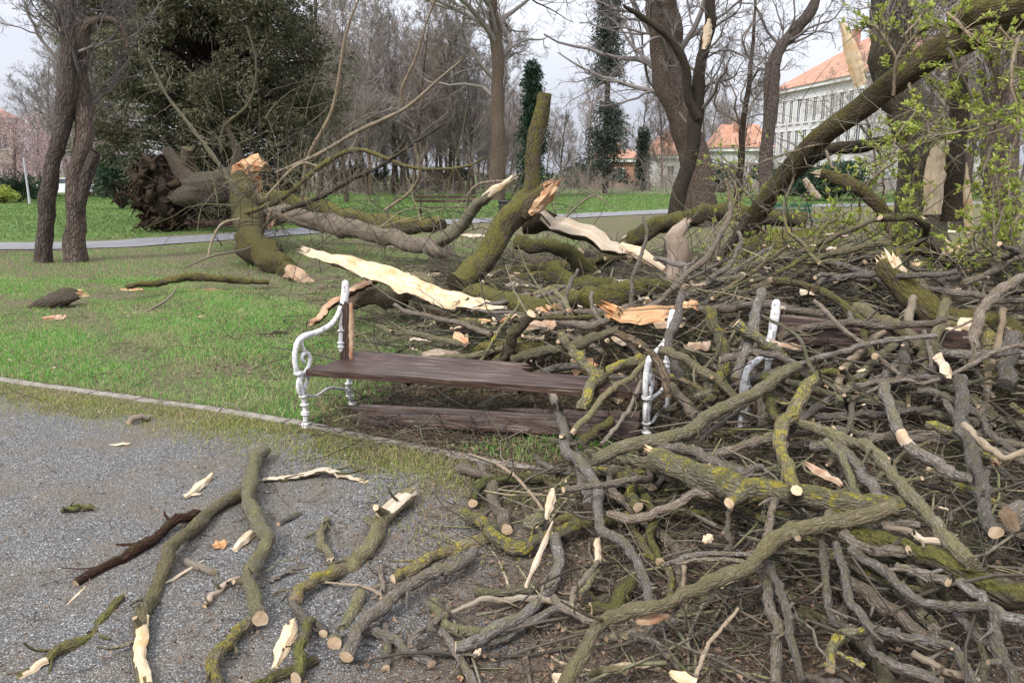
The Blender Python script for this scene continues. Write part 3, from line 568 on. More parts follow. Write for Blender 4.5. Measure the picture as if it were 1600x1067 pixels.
TAB = '''
longest bare olive branch lying across the gravel, bark stripped at its near end|greygreen|10,12,13|0|cc|p.78:.97:.35;h1|385,766 334,800 300,832 268,861 247,919 224,956 218,1006 226,1075
crooked olive branch on the gravel beside the longest one, round sawn end towards the camera|greygreen|11,13,13,13|.03|cc|h1|413,702 395,724 390,752 388,789 410,818 419,847 399,890 399,934 407,966
thick mossy branch running out at the bottom edge below the sawn round end|lichen|12,11,13|0|oo||396,978 370,1006 348,1032 338,1075
dark rotten branch with a pale broken tip alone on the gravel|rot|7,9,10,9,7|0|sc||310,803 268,822 232,854 189,876 152,890 118,912
mossy branch in the lower left corner of the gravel|mossfresh|6,10,11,10,7|0|sc|p.75:.98:.6|189,934 156,966 134,995 98,1014 65,1035 28,1060
pale peeled curved stick between the two olive branches|greygreen|5,6,6,5|.0|cc|p.1:.95:-.3;wpeel|384,901 355,912 333,930 319,948
little moss covered stick left of the dark rotten branch|mossfresh|4,7,5|0|ss||98,797 118,799 148,793
short dark stub lying on the yellow grass beside the kerb|twig|5,6|0|sc||205,660 232,653
flat split mossy stick with a pale torn top near the kerb|mossfresh|5,8,8,4|0|ss|x0,0,1:.1:0:1|412,749 450,745 500,738 530,743 574,753
short thick twig stub with an orange end between gravel branches|twig|7,7|0|cc||292,875 335,894
finger long grey stub right of the crooked olive branch|grey|5,4|0|cc||468,800 435,819
upright looking short mossy branch on the gravel, left of the chunky log|greygreen|6,8,7|0|cs||509,814 501,843 516,874
chunky short log with a broad pale face lying on the gravel|greygreen|16,15,14,13|0|sc|x-.1,-.3,1:.35:0:.22;h2|640,776 603,818 581,850 545,876 523,894
yellow moss covered log end with a round sawn face|lichen|12,11,12|.01|oc||528,890 491,912 462,936
curved pale grey stick near the yellow mossy log end|grey|4,5,3|0|ct||424,909 445,893 480,886
bent grey branch below the yellow mossy log end|grey|8,9,8|0|cc||454,948 487,970 505,990
green mossy branch crossing the bottom edge beside a white chip|mossfresh|9,10,11|.02|cc||490,968 478,1006 462,1060
low mossy branch slanting into the bottom edge|mossfresh|10,11,11|0|oo||492,1028 436,1050 396,1075
smooth grey branch with a long bend and a sawn lower end, lower middle|grey|7,11,11,11,12,12|.035|tc||741,858 726,883 686,898 650,912 614,930 585,956 556,988 541,1026
stout brown branch stub parallel to the smooth bent branch|greygreen|11,12,12|0|cc||567,927 545,952 530,985 523,1005
long mossy branch pointing at the smooth bent branch from the upper right|lichen|12,12,10,9|.0|oc||773,836 719,858 683,869 647,887 614,905
thin grey branch running right from under the smooth bent branch|grey|8,9,8|0|cc||556,981 603,995 632,1014 675,1037
s curved olive branch over the gravel in the lower middle|greygreen|10,12,12,10|.01|co|h1|679,941 690,968 719,983 760,992
arched brown branch rising from the gravel into the heap|grey|11,11,11,10,10|.05|cs||712,1012 755,992 792,966 824,950 857,910 871,861 868,838
slender dark branch lying flat across the lower middle|twig|4,6,6,5|.04|cc||705,956 755,937 799,934 853,937 915,950
short straight log section with both ends sawn in the lower middle|greygreen|8,8,7|.04|cc||741,927 817,923 853,919
forked grey stick reaching the bottom edge|grey|7,8,8|.02|to||690,985 712,1021 740,1075
grey branch with a bent end right of the arched brown branch|grey|8,9,7|.03|cc||762,1000 800,985 850,962 893,945
hooked grey branch beside the end of the kerb|grey|9,11,11,10|.02|cc|h1|719,731 763,745 770,774 784,803 792,827
mossy branch just below the end of the kerb|mossfresh|8,9,9|.03|cc||741,788 757,760 799,751 850,748
wavy yellow mossed branch below a round sawn log end|lichen|10,12,12,10|.05|cc|h1|723,803 748,818 777,843 813,854 853,832 905,816
thin crooked stick slanting down from the kerb's end|twig|2,3,3|.08|tt||733,709 799,738 862,816
small log seen end on, its round sawn face towards the camera|greygreen|12,13|.06|oc||850,806 821,815
narrow dark vertical stick in the lower middle|twig|3,5,5|.02|tc||596,883 597,912 596,936
thin twig lying across to the narrow dark stick|twig|2,4|.03|tt||505,908 574,919 598,932
dark forked stub near the bottom edge, left of centre|grey|7,8|.0|cc|h1|599,970 603,1044
short leaning stick behind the flat dark branch|grey|5,6|.04|ct||642,1010 660,985 690,962
brown stub with red torn end close to the bottom edge|brown|7,8|.0|sc|worange|720,1058 735,1008
knotty grey branch with a bare white tip standing over the bench seat's right end|grey|7,9,10,10,10,9,9,8,8,8|.16|so|p.0:.07:-1;h2|864,617 872,645 885,675 890,705 908,712 925,730 937,760 937,795 942,825 970,840 990,858 1005,885 1013,925 1020,948
long green branch climbing to the right in front of both bench legs|greygreen|10,11,11,12,12,11|.2|co||1247,573 1215,595 1187,614 1150,632 1100,655 1075,672 1037,684 990,699 955,712 925,717
grey branch arching over the thick yellow lichen log|grey|9,10,10,8|.17|cc|h1|1000,705 1050,700 1087,707 1120,725 1150,737 1170,742 1190,730
thickest log of the heap, crusted with yellow lichen and broken at the left|lichen|24,25,24,22,19,15|.12|so|h2|1024,718 1062,730 1112,748 1162,765 1225,777 1300,790 1370,793 1412,790
long smooth bough sweeping from the thick lichen log down to the bottom edge|greygreen|15,14,14,14,13,12,12,12,13,13|.16|oo|h2|1400,794 1350,807 1300,820 1250,832 1215,850 1180,880 1150,900 1110,920 1070,938 1030,955 985,963 958,972 938,992 915,1020 878,1075
short mossy bough end beside the knotty grey branch|mossfresh|9,9|.06|oc||935,806 870,818
grey bough hidden behind the knotty grey branch|grey|10,10|.08|oo||905,722 912,762 918,790
smooth grey stick curving under the thick lichen log|grey|8,9,8,8|.1|cc||950,803 1010,805 1050,790 1080,770 1115,770
stubby lichen branch with a round sawn end under the thick log|lichen|9,10,10|.07|oc||985,735 990,762 997,792
lichen branch joining the stubby one from the left|lichen|8,9|.06|oo||930,738 960,742 1000,738
s shaped lichen branch right of the second bench leg|lichen|10,12,12,11,11|.2|oo||1272,590 1262,610 1247,642 1225,665 1215,690 1225,725 1247,765
mossy branch meeting the s shaped one from above|mossfresh|9,9,10|.12|oo||1195,590 1205,620 1215,650 1238,668
very long olive bough falling from the s shaped branch towards the lower right|greygreen|10,11,11,12,13,13|.14|oo|h2|1250,664 1305,680 1345,697 1375,722 1397,752 1425,777 1450,805 1475,835 1520,880
grey bough parallel to and below the very long olive one|grey|9,10,10|.08|co||1268,700 1310,710 1335,730 1360,760 1392,795
dark bough with a shredded pale wound on its middle|grey|9,10,11,11,10|.17|oo|p.33:.47:-.2|1380,600 1390,618 1407,655 1425,690 1445,707 1475,720 1505,740 1525,752
tall rough grey bough standing on the right side|grey|11,11,11,12,12|.2|oc|h2|1500,590 1497,625 1497,660 1512,690 1525,725 1537,760 1545,800 1556,832
thin brown branch crossing the tall rough bough|twig|7,7,6|.22|cc||1505,665 1532,695 1567,715 1610,706
lichen branch ending in a rusty broken tip, right side|lichen|8,9,8|.13|cs|worange|1446,665 1487,677 1512,690 1532,705 1554,722
grey log cut off by the right edge of the view|grey|22,24|.1|co||1582,812 1660,800
pair stick, upper one, with a sawn end right of the thick log|grey|6,6|.15|cc||1378,815 1437,820
brown stick with a long pale peeled end|twig|5,6,7|.14|os|p.5:1:-1|1382,822 1425,829 1445,841 1487,841
mossy log half buried in the lower right, running to the right edge|moss|17,20,22,24|.06|co||1335,838 1400,865 1450,877 1500,900 1550,916 1625,935
grey stub with a pale sawn end on the half buried mossy log|grey|9,10,9|.14|oc||1315,833 1360,860 1400,864 1421,860
dark stick hanging down from the sweeping bough|grey|7,8,7,6|.1|oo||1282,845 1290,887 1300,940 1310,970 1338,982
long thin bough running from the sweeping bough to the lower right corner|grey|7,8,8,8,9|.13|oo|h2|1305,848 1317,900 1325,940 1350,970 1362,985 1400,997 1440,1002 1475,1008 1500,1032 1527,1075
heavy dark bough lying low in the lower right|grey|11,13,13,12|.02|oo||1330,908 1360,930 1395,952 1440,985 1465,1003
grey bough bending level towards the right edge|grey|8,9,9,8|.12|oc||1327,857 1375,885 1412,917 1450,945 1500,948 1552,947
grey branch with a sawn face seen on the half buried log|grey|8,9|.13|oc||1400,880 1440,893 1482,909
dark purple grey bough leaving at the right edge|grey|9,11,11|.1|oo||1500,910 1537,930 1562,952 1612,975
forked grey bough in the lower right corner|grey|9,11,11,10|.13|co|h1|1549,952 1555,987 1570,1020 1585,1045 1588,1078
straight stick sawn off beside the corner bough|grey|8,8|.05|oc||1490,952 1520,985 1551,1013
straight grey stick hanging below the sweeping bough|grey|8,8,7|.1|oo|h1|1200,880 1215,920 1227,955 1237,1000 1252,1060
dark upright stick beside the straight hanging one|grey|9,10,10|.05|oo||1190,870 1203,910 1207,960 1213,1070
low wavy bough along the bottom edge at the right|grey|8,9,9|.07|oo||1352,985 1360,1012 1375,1030 1390,1042 1425,1052 1475,1068
hooked stub with yellow lichen near the bottom edge|lichen|7,8,8|.12|cc||1347,984 1320,985 1300,1007 1297,1047
short lichen stick beside the hooked stub|lichen|4,5|.12|cc||1305,1020 1350,1041
flat grey stick on the bottom edge|grey|6,7|.08|oo||1250,1055 1315,1066
purple grey twig along the bottom right|twig|6,7|.08|oo||1425,1020 1475,1047 1530,1066
upper of two thin twin sticks leaning on the sweeping bough|grey|4,5,4|.17|cc||1037,881 1075,870 1125,862 1177,867
lower of two thin twin sticks leaning on the sweeping bough|grey|3,4,4|.16|cc||1035,884 1110,874 1170,879
slim grey stick standing behind the sweeping bough|grey|5,6|.1|oo||1146,785 1137,828 1138,864
spotted grey stick joining the sweeping bough from above|grey|6,7,7|.18|oo||1228,742 1212,797 1200,832 1185,867
thin brown stick standing below the twin sticks|twig|4,4|.06|tt||1067,880 1071,935
curved brown stick with a snapped tip in the lower middle heap|twig|5,6,6|.07|cc||932,878 912,900 897,920 892,948
yellowish peeled stick beside the curved brown one|greygreen|6,7,7|.06|sc|p.0:.4:-1|935,845 935,880 925,907 903,930
thick mossy stump piece sunk in the lower middle heap|mossfresh|12,14,13|.0|cc||992,903 980,925 957,950 922,952
dark grey bough running into the sweeping bough's low end|grey|8,9,9|.06|oo||865,935 912,960 940,978
straight slim stick pointing up right in the lower middle|twig|3,4,4|.12|ct||1153,950 1115,990 1100,1020 1088,1056
short log lying on the bottom edge in the middle|greygreen|6,7|.04|cc||918,1053 980,1050
reddish grey stick on the bottom edge in the middle|brown|7,7|.04|co||1035,1012 1075,1055 1090,1075
bent twig low in the middle of the bottom heap|grey|5,6|.05|cc||985,992 1015,1000 1045,1025
broken mossy trunk piece with torn white fibres at its left end, above the second bench|moss|20,21,22,22|d4.9:4.3|so|h1;x-.4,-.2,1:.5:0:.12|1382,412 1406,430 1442,451 1482,470 1523,492 1580,520 1640,552
dark broken trunk with a long pale splinter, upper right of the heap|brown|13,16,16,18|d6.4:5.6|so|p.3:.5:.5|1440,360 1469,375 1496,392 1531,413 1578,435 1640,468
olive bough lying over the second bench's backrest|greygreen|9,11,12,12|d4.6:4.1|oo|h1|1338,476 1374,492 1401,506 1442,536 1446,560
straight dark branch slanting above the second bench|brown|6,7,7|d6.2:5.6|cc||1252,451 1287,427 1333,408 1382,397
lichen bough bending down over the right end of the second bench|lichen|11,13,14,14|d4.5:4.1|oo|p.2:.38:.3|1469,508 1504,508 1534,525 1543,560 1540,600
short pale brown stick leaning on the olive bough|twig|6,8,7|d4.5:4.4|cc||1430,462 1431,495 1434,532
brown stick propped against the second backrest, left of two|twig|6,7,7|d4.4:3.9|oc||1382,519 1347,552 1322,585 1309,614
brown stick propped against the second backrest, right of two|greygreen|7,8,8|d4.4:3.8|oo||1404,528 1366,563 1333,598 1312,632
grey stick with a pale split top beside the propped ones|grey|5,8,8|d4.3:4|sc||1423,533 1415,557 1405,594
thin grey rod leaning in front of the second bench|grey|4,4|d4.2:3.8|oo||1444,517 1455,557 1464,620
fine curved rod hanging across the second bench's left end|greygreen|3,3,4|d4.4:3.7|ot||1178,490 1200,498 1246,525 1273,579 1314,614
springy thin branch sweeping across the right side of the heap|grey|4,4,3|d3.7:3.8|ot||1610,538 1560,545 1520,565 1450,595 1404,593 1330,624
grey green bough standing at the far right edge of the heap|grey|12,14|d4:3.7|oo||1578,520 1572,560 1570,600
vertical yellow lichen branch left of the second bench leg|lichen|9,11,11,10|d4.5:4.1|cc||1108,484 1127,514 1133,552 1133,585 1119,614
long level grey branch above the gap between the benches|grey|7,7,7|d5.2:4.7|oo||1090,481 1135,481 1203,476 1290,492
thick log with a broad orange torn face behind the first bench's right end|mossfresh|15,17,14|d5.3:5.2|ss|x-.1,-1,.7:.0:.0:1;worange|960,497 1002,496 1055,490
lichen branch draped over the seat's right end|lichen|8,9,10,10|d4.9:4.3|oo||1004,562 972,571 940,587 921,606 908,640
slender stick with a pale torn foot crossing the seat's right end|greygreen|5,6,6|d4.7:4.1|os|wpale|1010,562 980,590 950,612 923,645 896,674
dark thin stick in front of the seat's right end|twig|4,4|d4.4:4|oo||1002,596 986,628 964,661 940,694
mossy stub leaning under the seat's right end|mossfresh|8,9|d4.3:4.1|cc||953,652 910,690
grey branch slanting between the first bench's iron legs|grey|8,9|d4.5:4.2|oo||1046,601 1072,629 1090,652
level lichen branch between the two benches|lichen|8,9,9|d4.5:4.4|oo||1086,630 1138,612 1178,592
smooth grey branch resting on logs behind the seat|grey|6,7,7|d5.6:5.4|oo||869,503 931,506 967,487 990,474
dark vertical bough behind the second bench leg|grey|9,10|d4.1:3.9|oo||1190,602 1192,645 1200,695
thick mossy log lying level behind the first bench|moss|17,21,22,20,17|d8.2:6.9:6.3:6.1:6.1:6.2|oo|h1|735,462 790,474 850,482 920,480 975,468 1015,457 1065,458
mossy log curving up beside the pale stump, far side|moss|15,15,14,13|d11:10|so||985,384 1030,368 1080,352 1150,345 1260,345
stubby mossy log between the level log and the torn plank like limb|moss|16,17|d8.6:7.9|cc||866,418 910,430 962,448
half hidden mossy log behind the leaning mossy bough|moss|12,14|d10:9.4|oc||805,386 870,400 925,430
olive log end pointing down behind the seat's left half|greygreen|19,21,20|d8.7:8|cs|worange|650,452 662,474 680,496
brown log piece lying left of the olive log end|brown|13,16,16|d8.6:8.2|cc||545,482 600,466 650,444
red brown split log on the grass behind the left armrest|rot|6,8,8|d8:8.4|ss|x-.2,-.6,1:.3:0:1;worange|486,503 522,470 585,438
pale tipped grey branch pointing up in the centre of the fallen tree|greygreen|11,10,8,5|d10.5:9.8|os|p.66:1:-1|684,378 720,352 752,325 778,300 803,277
large grey bough arching along the ground behind the torn pale limb|grey|15,16,15,12|d18:14|oo||405,345 440,342 500,352 560,366 620,376 700,392
long mossy bough lying behind the arching grey one|moss|15,16,15,11|d19:17|oo||400,316 450,318 530,326 590,340 650,342 690,352
dim mossy log under the torn pale limb's right end|moss|13,14|d9:8.6|oo||640,440 700,470 760,500
round thick mossy log across the heap, right of the pale stump|moss|20,30,30|d8.4:7.4|oo||1170,432 1205,412 1245,398 1295,385
brown branch hanging from the leaning bough to the right heap|brown|8,9,7|d7.4:6.8|oo||1050,480 1090,430 1130,385 1168,335
green barked branch running level above the second bench|greygreen|8,9,9|d6.5:6|oo||1130,440 1180,444 1230,455 1290,470
mossy branch curving down right under the fresh leaves|moss|8,11,12,11|d6.9:6.2|so|h1|1280,272 1330,292 1372,330 1400,372 1455,394 1500,420
dark mossy branch lying on the grass left of the fallen tree|moss|4,6,7,6,4|d10.5:11.5|tt||197,450 250,443 300,437 360,438 420,441
'''
used = {}
rows = [q for q in TAB.strip().split('\n') if q.strip()]
LIMBS = []
for qi, row in enumerate(rows):
    label, mat, rp, off, ends, extra, pts = row.split('|'); rp = [float(v) for v in rp.split(',')]
    off = tuple(float(v) for v in off[1:].split(':')) if off[0] == 'd' else float(off)
    P, rad = trace(parse(pts), rp, off); kw = {}; sideh = 0
    for ex in extra.split(';'):
        if not ex: continue
        if ex[0] == 'p': kw['peel'] = tuple(float(v) for v in ex[1:].split(':'))
        elif ex[0] == 'h': sideh = int(ex[1:])
        elif ex[0] == 'x': a, b, c, d = ex[1:].split(':'); kw['split'] = ([float(v) for v in a.split(',')], float(b), float(c), float(d))
        elif ex[0] == 'w': kw['wood'] = {'worange': 'orange', 'wpeel': 'peel', 'wpale': 'pale'}.get(ex, 'peel')
    big = max(rp) >= 14; cat = 'log' if big or ' log' in label else ('stick' if max(rp) <= 6 else 'branch')
    k = 24 if max(rad) > .06 else (16 if max(rad) > .03 else 10)
    limb('fallen_log' if cat == 'log' else ('broken_stick' if cat == 'stick' else 'fallen_branch'), label, cat, P, rad, mat, ends, k, sideh=sideh, rough=.075, wander=.55, seed=qi + 11, **kw)
# ------------------------------------------------------------ the special torn limbs
def at(px, py, d): return atd(px, py, d)
def P_(s, *ds):
    p = parse(s); d = np.interp(np.linspace(0, 1, len(p)), np.linspace(0, 1, len(ds)), ds); return np.array([atd(a, b, c) for (a, b), c in zip(p, d)])
def rpx(r, d): return [q * d / F for q in r]
limb('torn_limb', 'long pale torn limb like a plank, its bare wood up, behind the broken backrest', 'limb', P_('480,392 540,405 600,422 650,446 700,466 748,476', 8.4, 7.0), rpx([8, 14, 17, 18, 17, 12], 7.7), 'brown', 'ss', 26, split=([-.1, -.75, .9], -.12, -1, 2), splen=4)
limb('torn_limb', 'thin pale board of torn wood at the right tip of the long torn limb', 'limb', P_('715,474 750,478 788,480', 6.9, 6.6), rpx([8, 8, 3], 7.6), 'brown', 'ss', 12, split=([0, -.5, .9], -.2, -1, 2))
limb('torn_limb', 'broad arched torn limb with a bright pale upper face, centre of the fallen tree', 'limb', P_('815,352 850,350 890,352 930,368 960,382 982,392', 9.2, 8.8), rpx([15, 19, 20, 18, 14, 7], 9), 'dark', 'os', 26, split=([.2, -.55, .9], -.1, .2, 2), splen=3)
limb('torn_limb', 'slim peeled limb pointing down right from the broad torn limb', 'limb', P_('970,385 1000,400 1038,422', 8.9, 8.6), rpx([8, 10, 5], 8.8), 'brown', 'os', 14, peel=(-1, 2, -.3))
limb('standing_stub', 'upright stub of bare pale wood bent at the top, in the centre of the heap', 'stub', P_('1050,452 1053,420 1056,390 1050,366 1072,348', 8.3, 8.3), rpx([14, 17, 17, 15, 8], 8.3), 'pale', 'os', 26, peel=(-1, 2, -2), wood='peel', splen=2)
m, tt = limb('leaning_bough', 'thick mossy bough leaning up from the level log with a torn orange wound', 'bough', P_('712,446 740,425 765,398 785,365 805,335 828,308', 8.4, 8.8), rpx([21, 22, 21, 20, 19, 16], 8.6), 'mossfresh' if 0 else 'moss', 'oo', 26)
mb = MB(); q = tube(mb, P_('826,315 832,280 833,245 839,205 848,170 853,146', 8.8, 8.8), rpx([15, 13, 13, 12, 10, 9], 8.8), 18); sb = mb.build('upright_fork', 'moss', m)
mb = MB(); disc(mb, q['V'][-1], q['C'][-1] + [0, 0, .01], q['r'][-1], 18); mb.build('cut_end', 'cut', sb)
mb = MB(); q = tube(mb, P_('818,332 838,312 858,296', 8.75, 8.6), rpx([16, 15, 13], 8.7), 18); sb = mb.build('snapped_fork', 'moss', m)
mb = MB(); disc(mb, q['V'][-1], q['C'][-1], q['r'][-1], 18); shards(mb, q['C'][-1], q['T'][-1], q['N'][-1], q['B'][-1], q['r'][-1], 18, 2.4)
w0 = P_('828,335 845,318 868,290', 8.55, 8.5); tube(mb, w0, rpx([4, 15, 5], 8.5), 9, .25); mb.build('torn_wood', 'orange', sb, smooth=False)

# root end of the fallen tree
ft = empty('fallen_tree', atz(290, 352), 'fallen tree trunk with its torn root plate upturned beside the path', 'fallen tree')
mb = MB(); q = tube(mb, P_('280,299 290,297 305,297 335,297 368,289 386,278', 24, 22), rpx([32, 32, 31, 28, 26, 22], 23), 40, .13); mb.build('trunk', 'brown', ft)
mb = MB(); shards(mb, q['C'][-1], q['T'][-1], q['N'][-1], q['B'][-1], q['r'][-1], 26, 1.6, .3); disc(mb, q['V'][-1], q['C'][-1], q['r'][-1], 40)
q2 = tube(mb, P_('375,262 395,256 416,262', 22, 21.6), rpx([9, 13, 5], 22), 10, .3); mb.build('splintered_end', 'orange', ft, smooth=False)
for s_, r_ in (('308,300 292,278 275,255 258,232', [20, 15, 10, 7]), ('300,285 293,262 292,250 293,232', [14, 10, 9, 8]), ('275,285 255,268 240,258 222,240', [10, 8, 6, 3]), ('235,300 220,285 205,272 198,262', [10, 8, 6, 3]), ('366,275 372,245 362,215 350,190', [10, 8, 5, 3]), ('392,275 398,262 405,252', [16, 13, 11])):
    mb = MB(); qq = tube(mb, P_(s_, 23.3, 22.9), rpx(r_, 23), 14, .1); disc(mb, qq['V'][-1], qq['C'][-1], .1, 14); mb.build('limb_stub', 'brown', ft)
mb = MB()
cc_ = atd(255, 305, 23.1)
for i in range(300):   # root plate: tangled roots and clods facing left and towards the camera
    a = rng.uniform(0, 6.28); q0 = math.sqrt(rng.uniform(0, 1)); rad_ = np.array([math.cos(a) * .75, rng.normal(0, .1), math.sin(a)]) * q0 * .88
    p0 = cc_ + rad_ * [1, 1, 1] + [0, rng.uniform(-.1, .7), 0]; d0 = rad_ * .55 + np.array([-.35, -.2, -.1]) * rng.uniform(.3, 1) + rng.normal(0, .12, 3); ln = rng.uniform(.3, 1.0)
    p1 = p0 + d0 * ln * .6; p2 = p1 + d0 * ln * .5 + rng.normal(0, .15, 3)
    for p in (p0, p1, p2): p[2] = max(p[2], .03)
    tube(mb, [p0, p1, p2], [rng.uniform(.05, .14), .06, .012], 7, .25, n=9, wander=2.5)
mb.build('root_plate', 'earth', ft)
mb = MB(); tube(mb, [cc_ + [.35, .75, .1], cc_ + [.1, .3, .05], cc_ + [-.12, -.05, 0], cc_ + [-.2, -.2, 0]], [.55, .68, .62, .2], 40, .2, n=14); mb.build('loam_ball', 'earth', ft)
mb = MB(); tube(mb, P_('374,282 379,310 388,345 408,380 436,410 458,432', 21, 19, 16, 14.5, 13.2, 12.6), [r_ * d_ / F for r_, d_ in zip((14, 19, 21, 21, 18, 14), (21, 19, 16, 14.5, 13.2, 12.6))], 32, .1, wander=.6)
fl = mb.build('forked_trunk', 'moss', ft)
mb = MB(); pp = P_('455,425 470,435 485,450', 12.4, 12.2); q = tube(mb, pp, rpx([14, 15, 13], 12.4), 14, .2); shards(mb, q['C'][-1], q['T'][-1], q['N'][-1], q['B'][-1], q['r'][-1], 12, 1.5); mb.build('torn_end', 'orange', fl, smooth=False)
mb = MB(); shards(mb, atd(415, 350, 17), np.array([.3, -.3, .8]), np.array([1., 0, 0]), np.array([0, 1., .4]), .16, 16, 2.2, .4); mb.build('splinters', 'orange', fl, smooth=False)
for i in range(26):     # loam thrown up by the roots
    pass
mb = MB(); X = rng.normal(-10.6, .8, 2500); Y = rng.normal(25.4, .35, 2500); stones(mb, X, Y, rng.uniform(.02, .09, 2500), lambda x, y: G(x, y) + np.abs(rng.normal(0, .07, len(x))))
tag(mb.build('loam_heap', 'crumb', smooth=False), 'dark loam thrown out around the upturned roots', 'soil', None, 'stuff')

# big leaning limb at the right with fresh leaves
bl = empty('leaning_limb', atd(1170, 365, 8.4), 'huge dark mossy limb leaning up to the right, still carrying fresh green leaves', 'limb')
LP = P_('1165,372 1185,330 1215,290 1250,245 1295,205 1345,170 1400,125 1460,85 1530,45 1640,-10', 8.5, 7.8, 7.2, 6.6)
mb = MB(); tube(mb, LP, [.12, .107, .1, .097, .1, .105, .115, .13, .15, .165], 28, .05); mb.build('bark', 'moss', bl)
mb = MB(); tube(mb, P_('1225,278 1285,238 1350,228 1405,215', 8, 7.8), [.09, .07, .06, .04], 14); mb.build('side_limb', 'dark', bl)
def slab(mb, P, w, t, seed=0):
    """thick ragged splinter of wood"""
    P = spline(P, 16); T, N, B = frames(P); g = np.random.default_rng(seed); V = []; side = np.cross(T, (np.array([0, 0, CAMH]) - P)); side /= np.linalg.norm(side, axis=1)[:, None]; nn = np.cross(T, side)
    w = np.interp(np.linspace(0, 1, 16), np.linspace(0, 1, len(w)), w)
    for i in range(16):
        q = g.uniform(.8, 1.2, 6); a = w[i]; V.append([P[i] + side[i] * a * q[0], P[i] + side[i] * a * .5 * q[1] + nn[i] * t * q[4], P[i] - side[i] * a * .5 + nn[i] * t * q[5] * .7, P[i] - side[i] * a * q[2], P[i] - side[i] * a * .4 - nn[i] * t, P[i] + side[i] * a * .4 - nn[i] * t * q[3]])
    V = np.array(V); s = np.linspace(0, np.linalg.norm(P[-1] - P[0]), 16)
    BC = np.stack([np.einsum('ijk,ik->ij', V - P[:, None], side), np.einsum('ijk,ik->ij', V - P[:, None], nn), np.broadcast_to(s[:, None], V.shape[:2])], -1)
    i = np.arange(15)[:, None] * 6; j = np.arange(6)[None]; mb.add(V, [np.stack([i + j, i + (j + 1) % 6, i + 6 + (j + 1) % 6, i + 6 + j], -1).reshape(-1, 4), np.array([[0, 1, 2, 3], [3, 4, 5, 0], [93, 92, 91, 90], [90, 95, 94, 93]])], BC)
for s_, w_, d_, sd_ in (('1344,135 1338,105 1328,70 1316,36', [8, 11, 9, 3], 7.4, 1), ('1457,335 1460,290 1464,250 1474,218', [13, 14, 13, 10], 6.6, 2), ('1512,385 1513,340 1511,300 1510,255', [5, 6, 5, 1], 6.2, 3), ('1228,268 1240,262 1272,243 1268,225', [4, 5, 3, 1], 7.9, 4), ('1280,310 1270,300 1257,280', [4, 6, 4], 7.7, 5)):
    mb = MB(); slab(mb, P_(s_, d_, d_), rpx(w_, d_), .022, sd_); mb.build('pale_splinter', 'pale', bl, smooth=False)
mb = MB(); tube(mb, P_('1486,345 1490,290 1492,240 1500,200 1500,120', 6.7, 6.7), [.09, .085, .08, .07, .06], 16); mb.build('side_limb', 'dark', bl)
mb = MB(); tube(mb, P_('1600,10 1560,14 1520,22 1490,40', 6.2, 6.4), [.14, .13, .1, .08], 18); mb.build('side_limb', 'moss', bl)
# leafy twigs springing from it
starts = []
for s_, d_ in (('1395,150 1400,95 1425,60 1460,45 1500,80', 6.4), ('1400,90 1380,55 1360,40 1330,60', 6.8), ('1480,75 1500,110 1520,150 1515,200 1530,240', 6), ('1530,40 1545,90 1560,150 1545,230', 5.8), ('1420,130 1430,175 1400,215 1395,260', 6.5),
    ('1345,195 1370,240 1380,290 1375,330', 7), ('1290,235 1310,270 1345,285', 7.2), ('1500,190 1470,215 1425,225 1390,240', 6.2), ('1590,60 1580,120 1590,200 1570,260', 5.6), ('1600,160 1560,190 1510,205 1440,215', 5.7),
    ('1550,230 1530,290 1545,340 1520,380', 5.9), ('1440,250 1420,300 1440,350 1425,390', 6.4), ('1590,250 1560,310 1570,370', 5.8), ('1480,60 1500,20 1540,-10', 6), ('1300,220 1240,240 1180,260 1130,270', 7.6),
    ('1200,330 1170,310 1140,270 1110,265', 8), ('1165,380 1140,350 1150,300 1135,265', 8.1), ('1180,350 1210,380 1190,430 1140,460', 7.8), ('1120,440 1100,380 1140,330', 7.9), ('1400,250 1350,300 1340,350 1290,400', 6.9), ('1560,40 1600,90 1610,140', 5.8),
    ('1450,120 1480,160 1450,200', 6.2), ('1410,60 1450,20 1480,-10', 6.4), ('1560,350 1530,390 1480,400 1420,385', 5.8), ('1600,330 1560,390 1590,420', 5.6), ('1240,420 1200,400 1170,440 1190,470', 6.9), ('1300,440 1290,400 1320,370 1300,340', 6.8), ('1400,450 1420,410 1390,370 1430,340', 6.2), ('1500,450 1520,420 1560,400 1590,350', 5.8), ('1350,420 1380,400 1360,360', 6.5), ('1230,440 1260,410 1250,380', 6.9), ('1160,500 1140,450 1170,410', 6.9), ('1580,440 1550,380 1580,300', 5.5), ('1480,20 1520,60 1580,80', 6.), ('1330,330 1280,350 1230,330', 7.2)):
    starts.append((s_, d_))
def cluster(mb, p, d, n, s):
    D = rdir(n) * .9 + d * .9 + np.array([0, 0, .25]); leaves(mb, np.repeat(p[None], n, 0) + rng.normal(0, .006, (n, 3)), D, rdir(n, 1.8), rng.uniform(.5, 1, n) * s, rng.uniform(.3, .5, n) * s, .2)
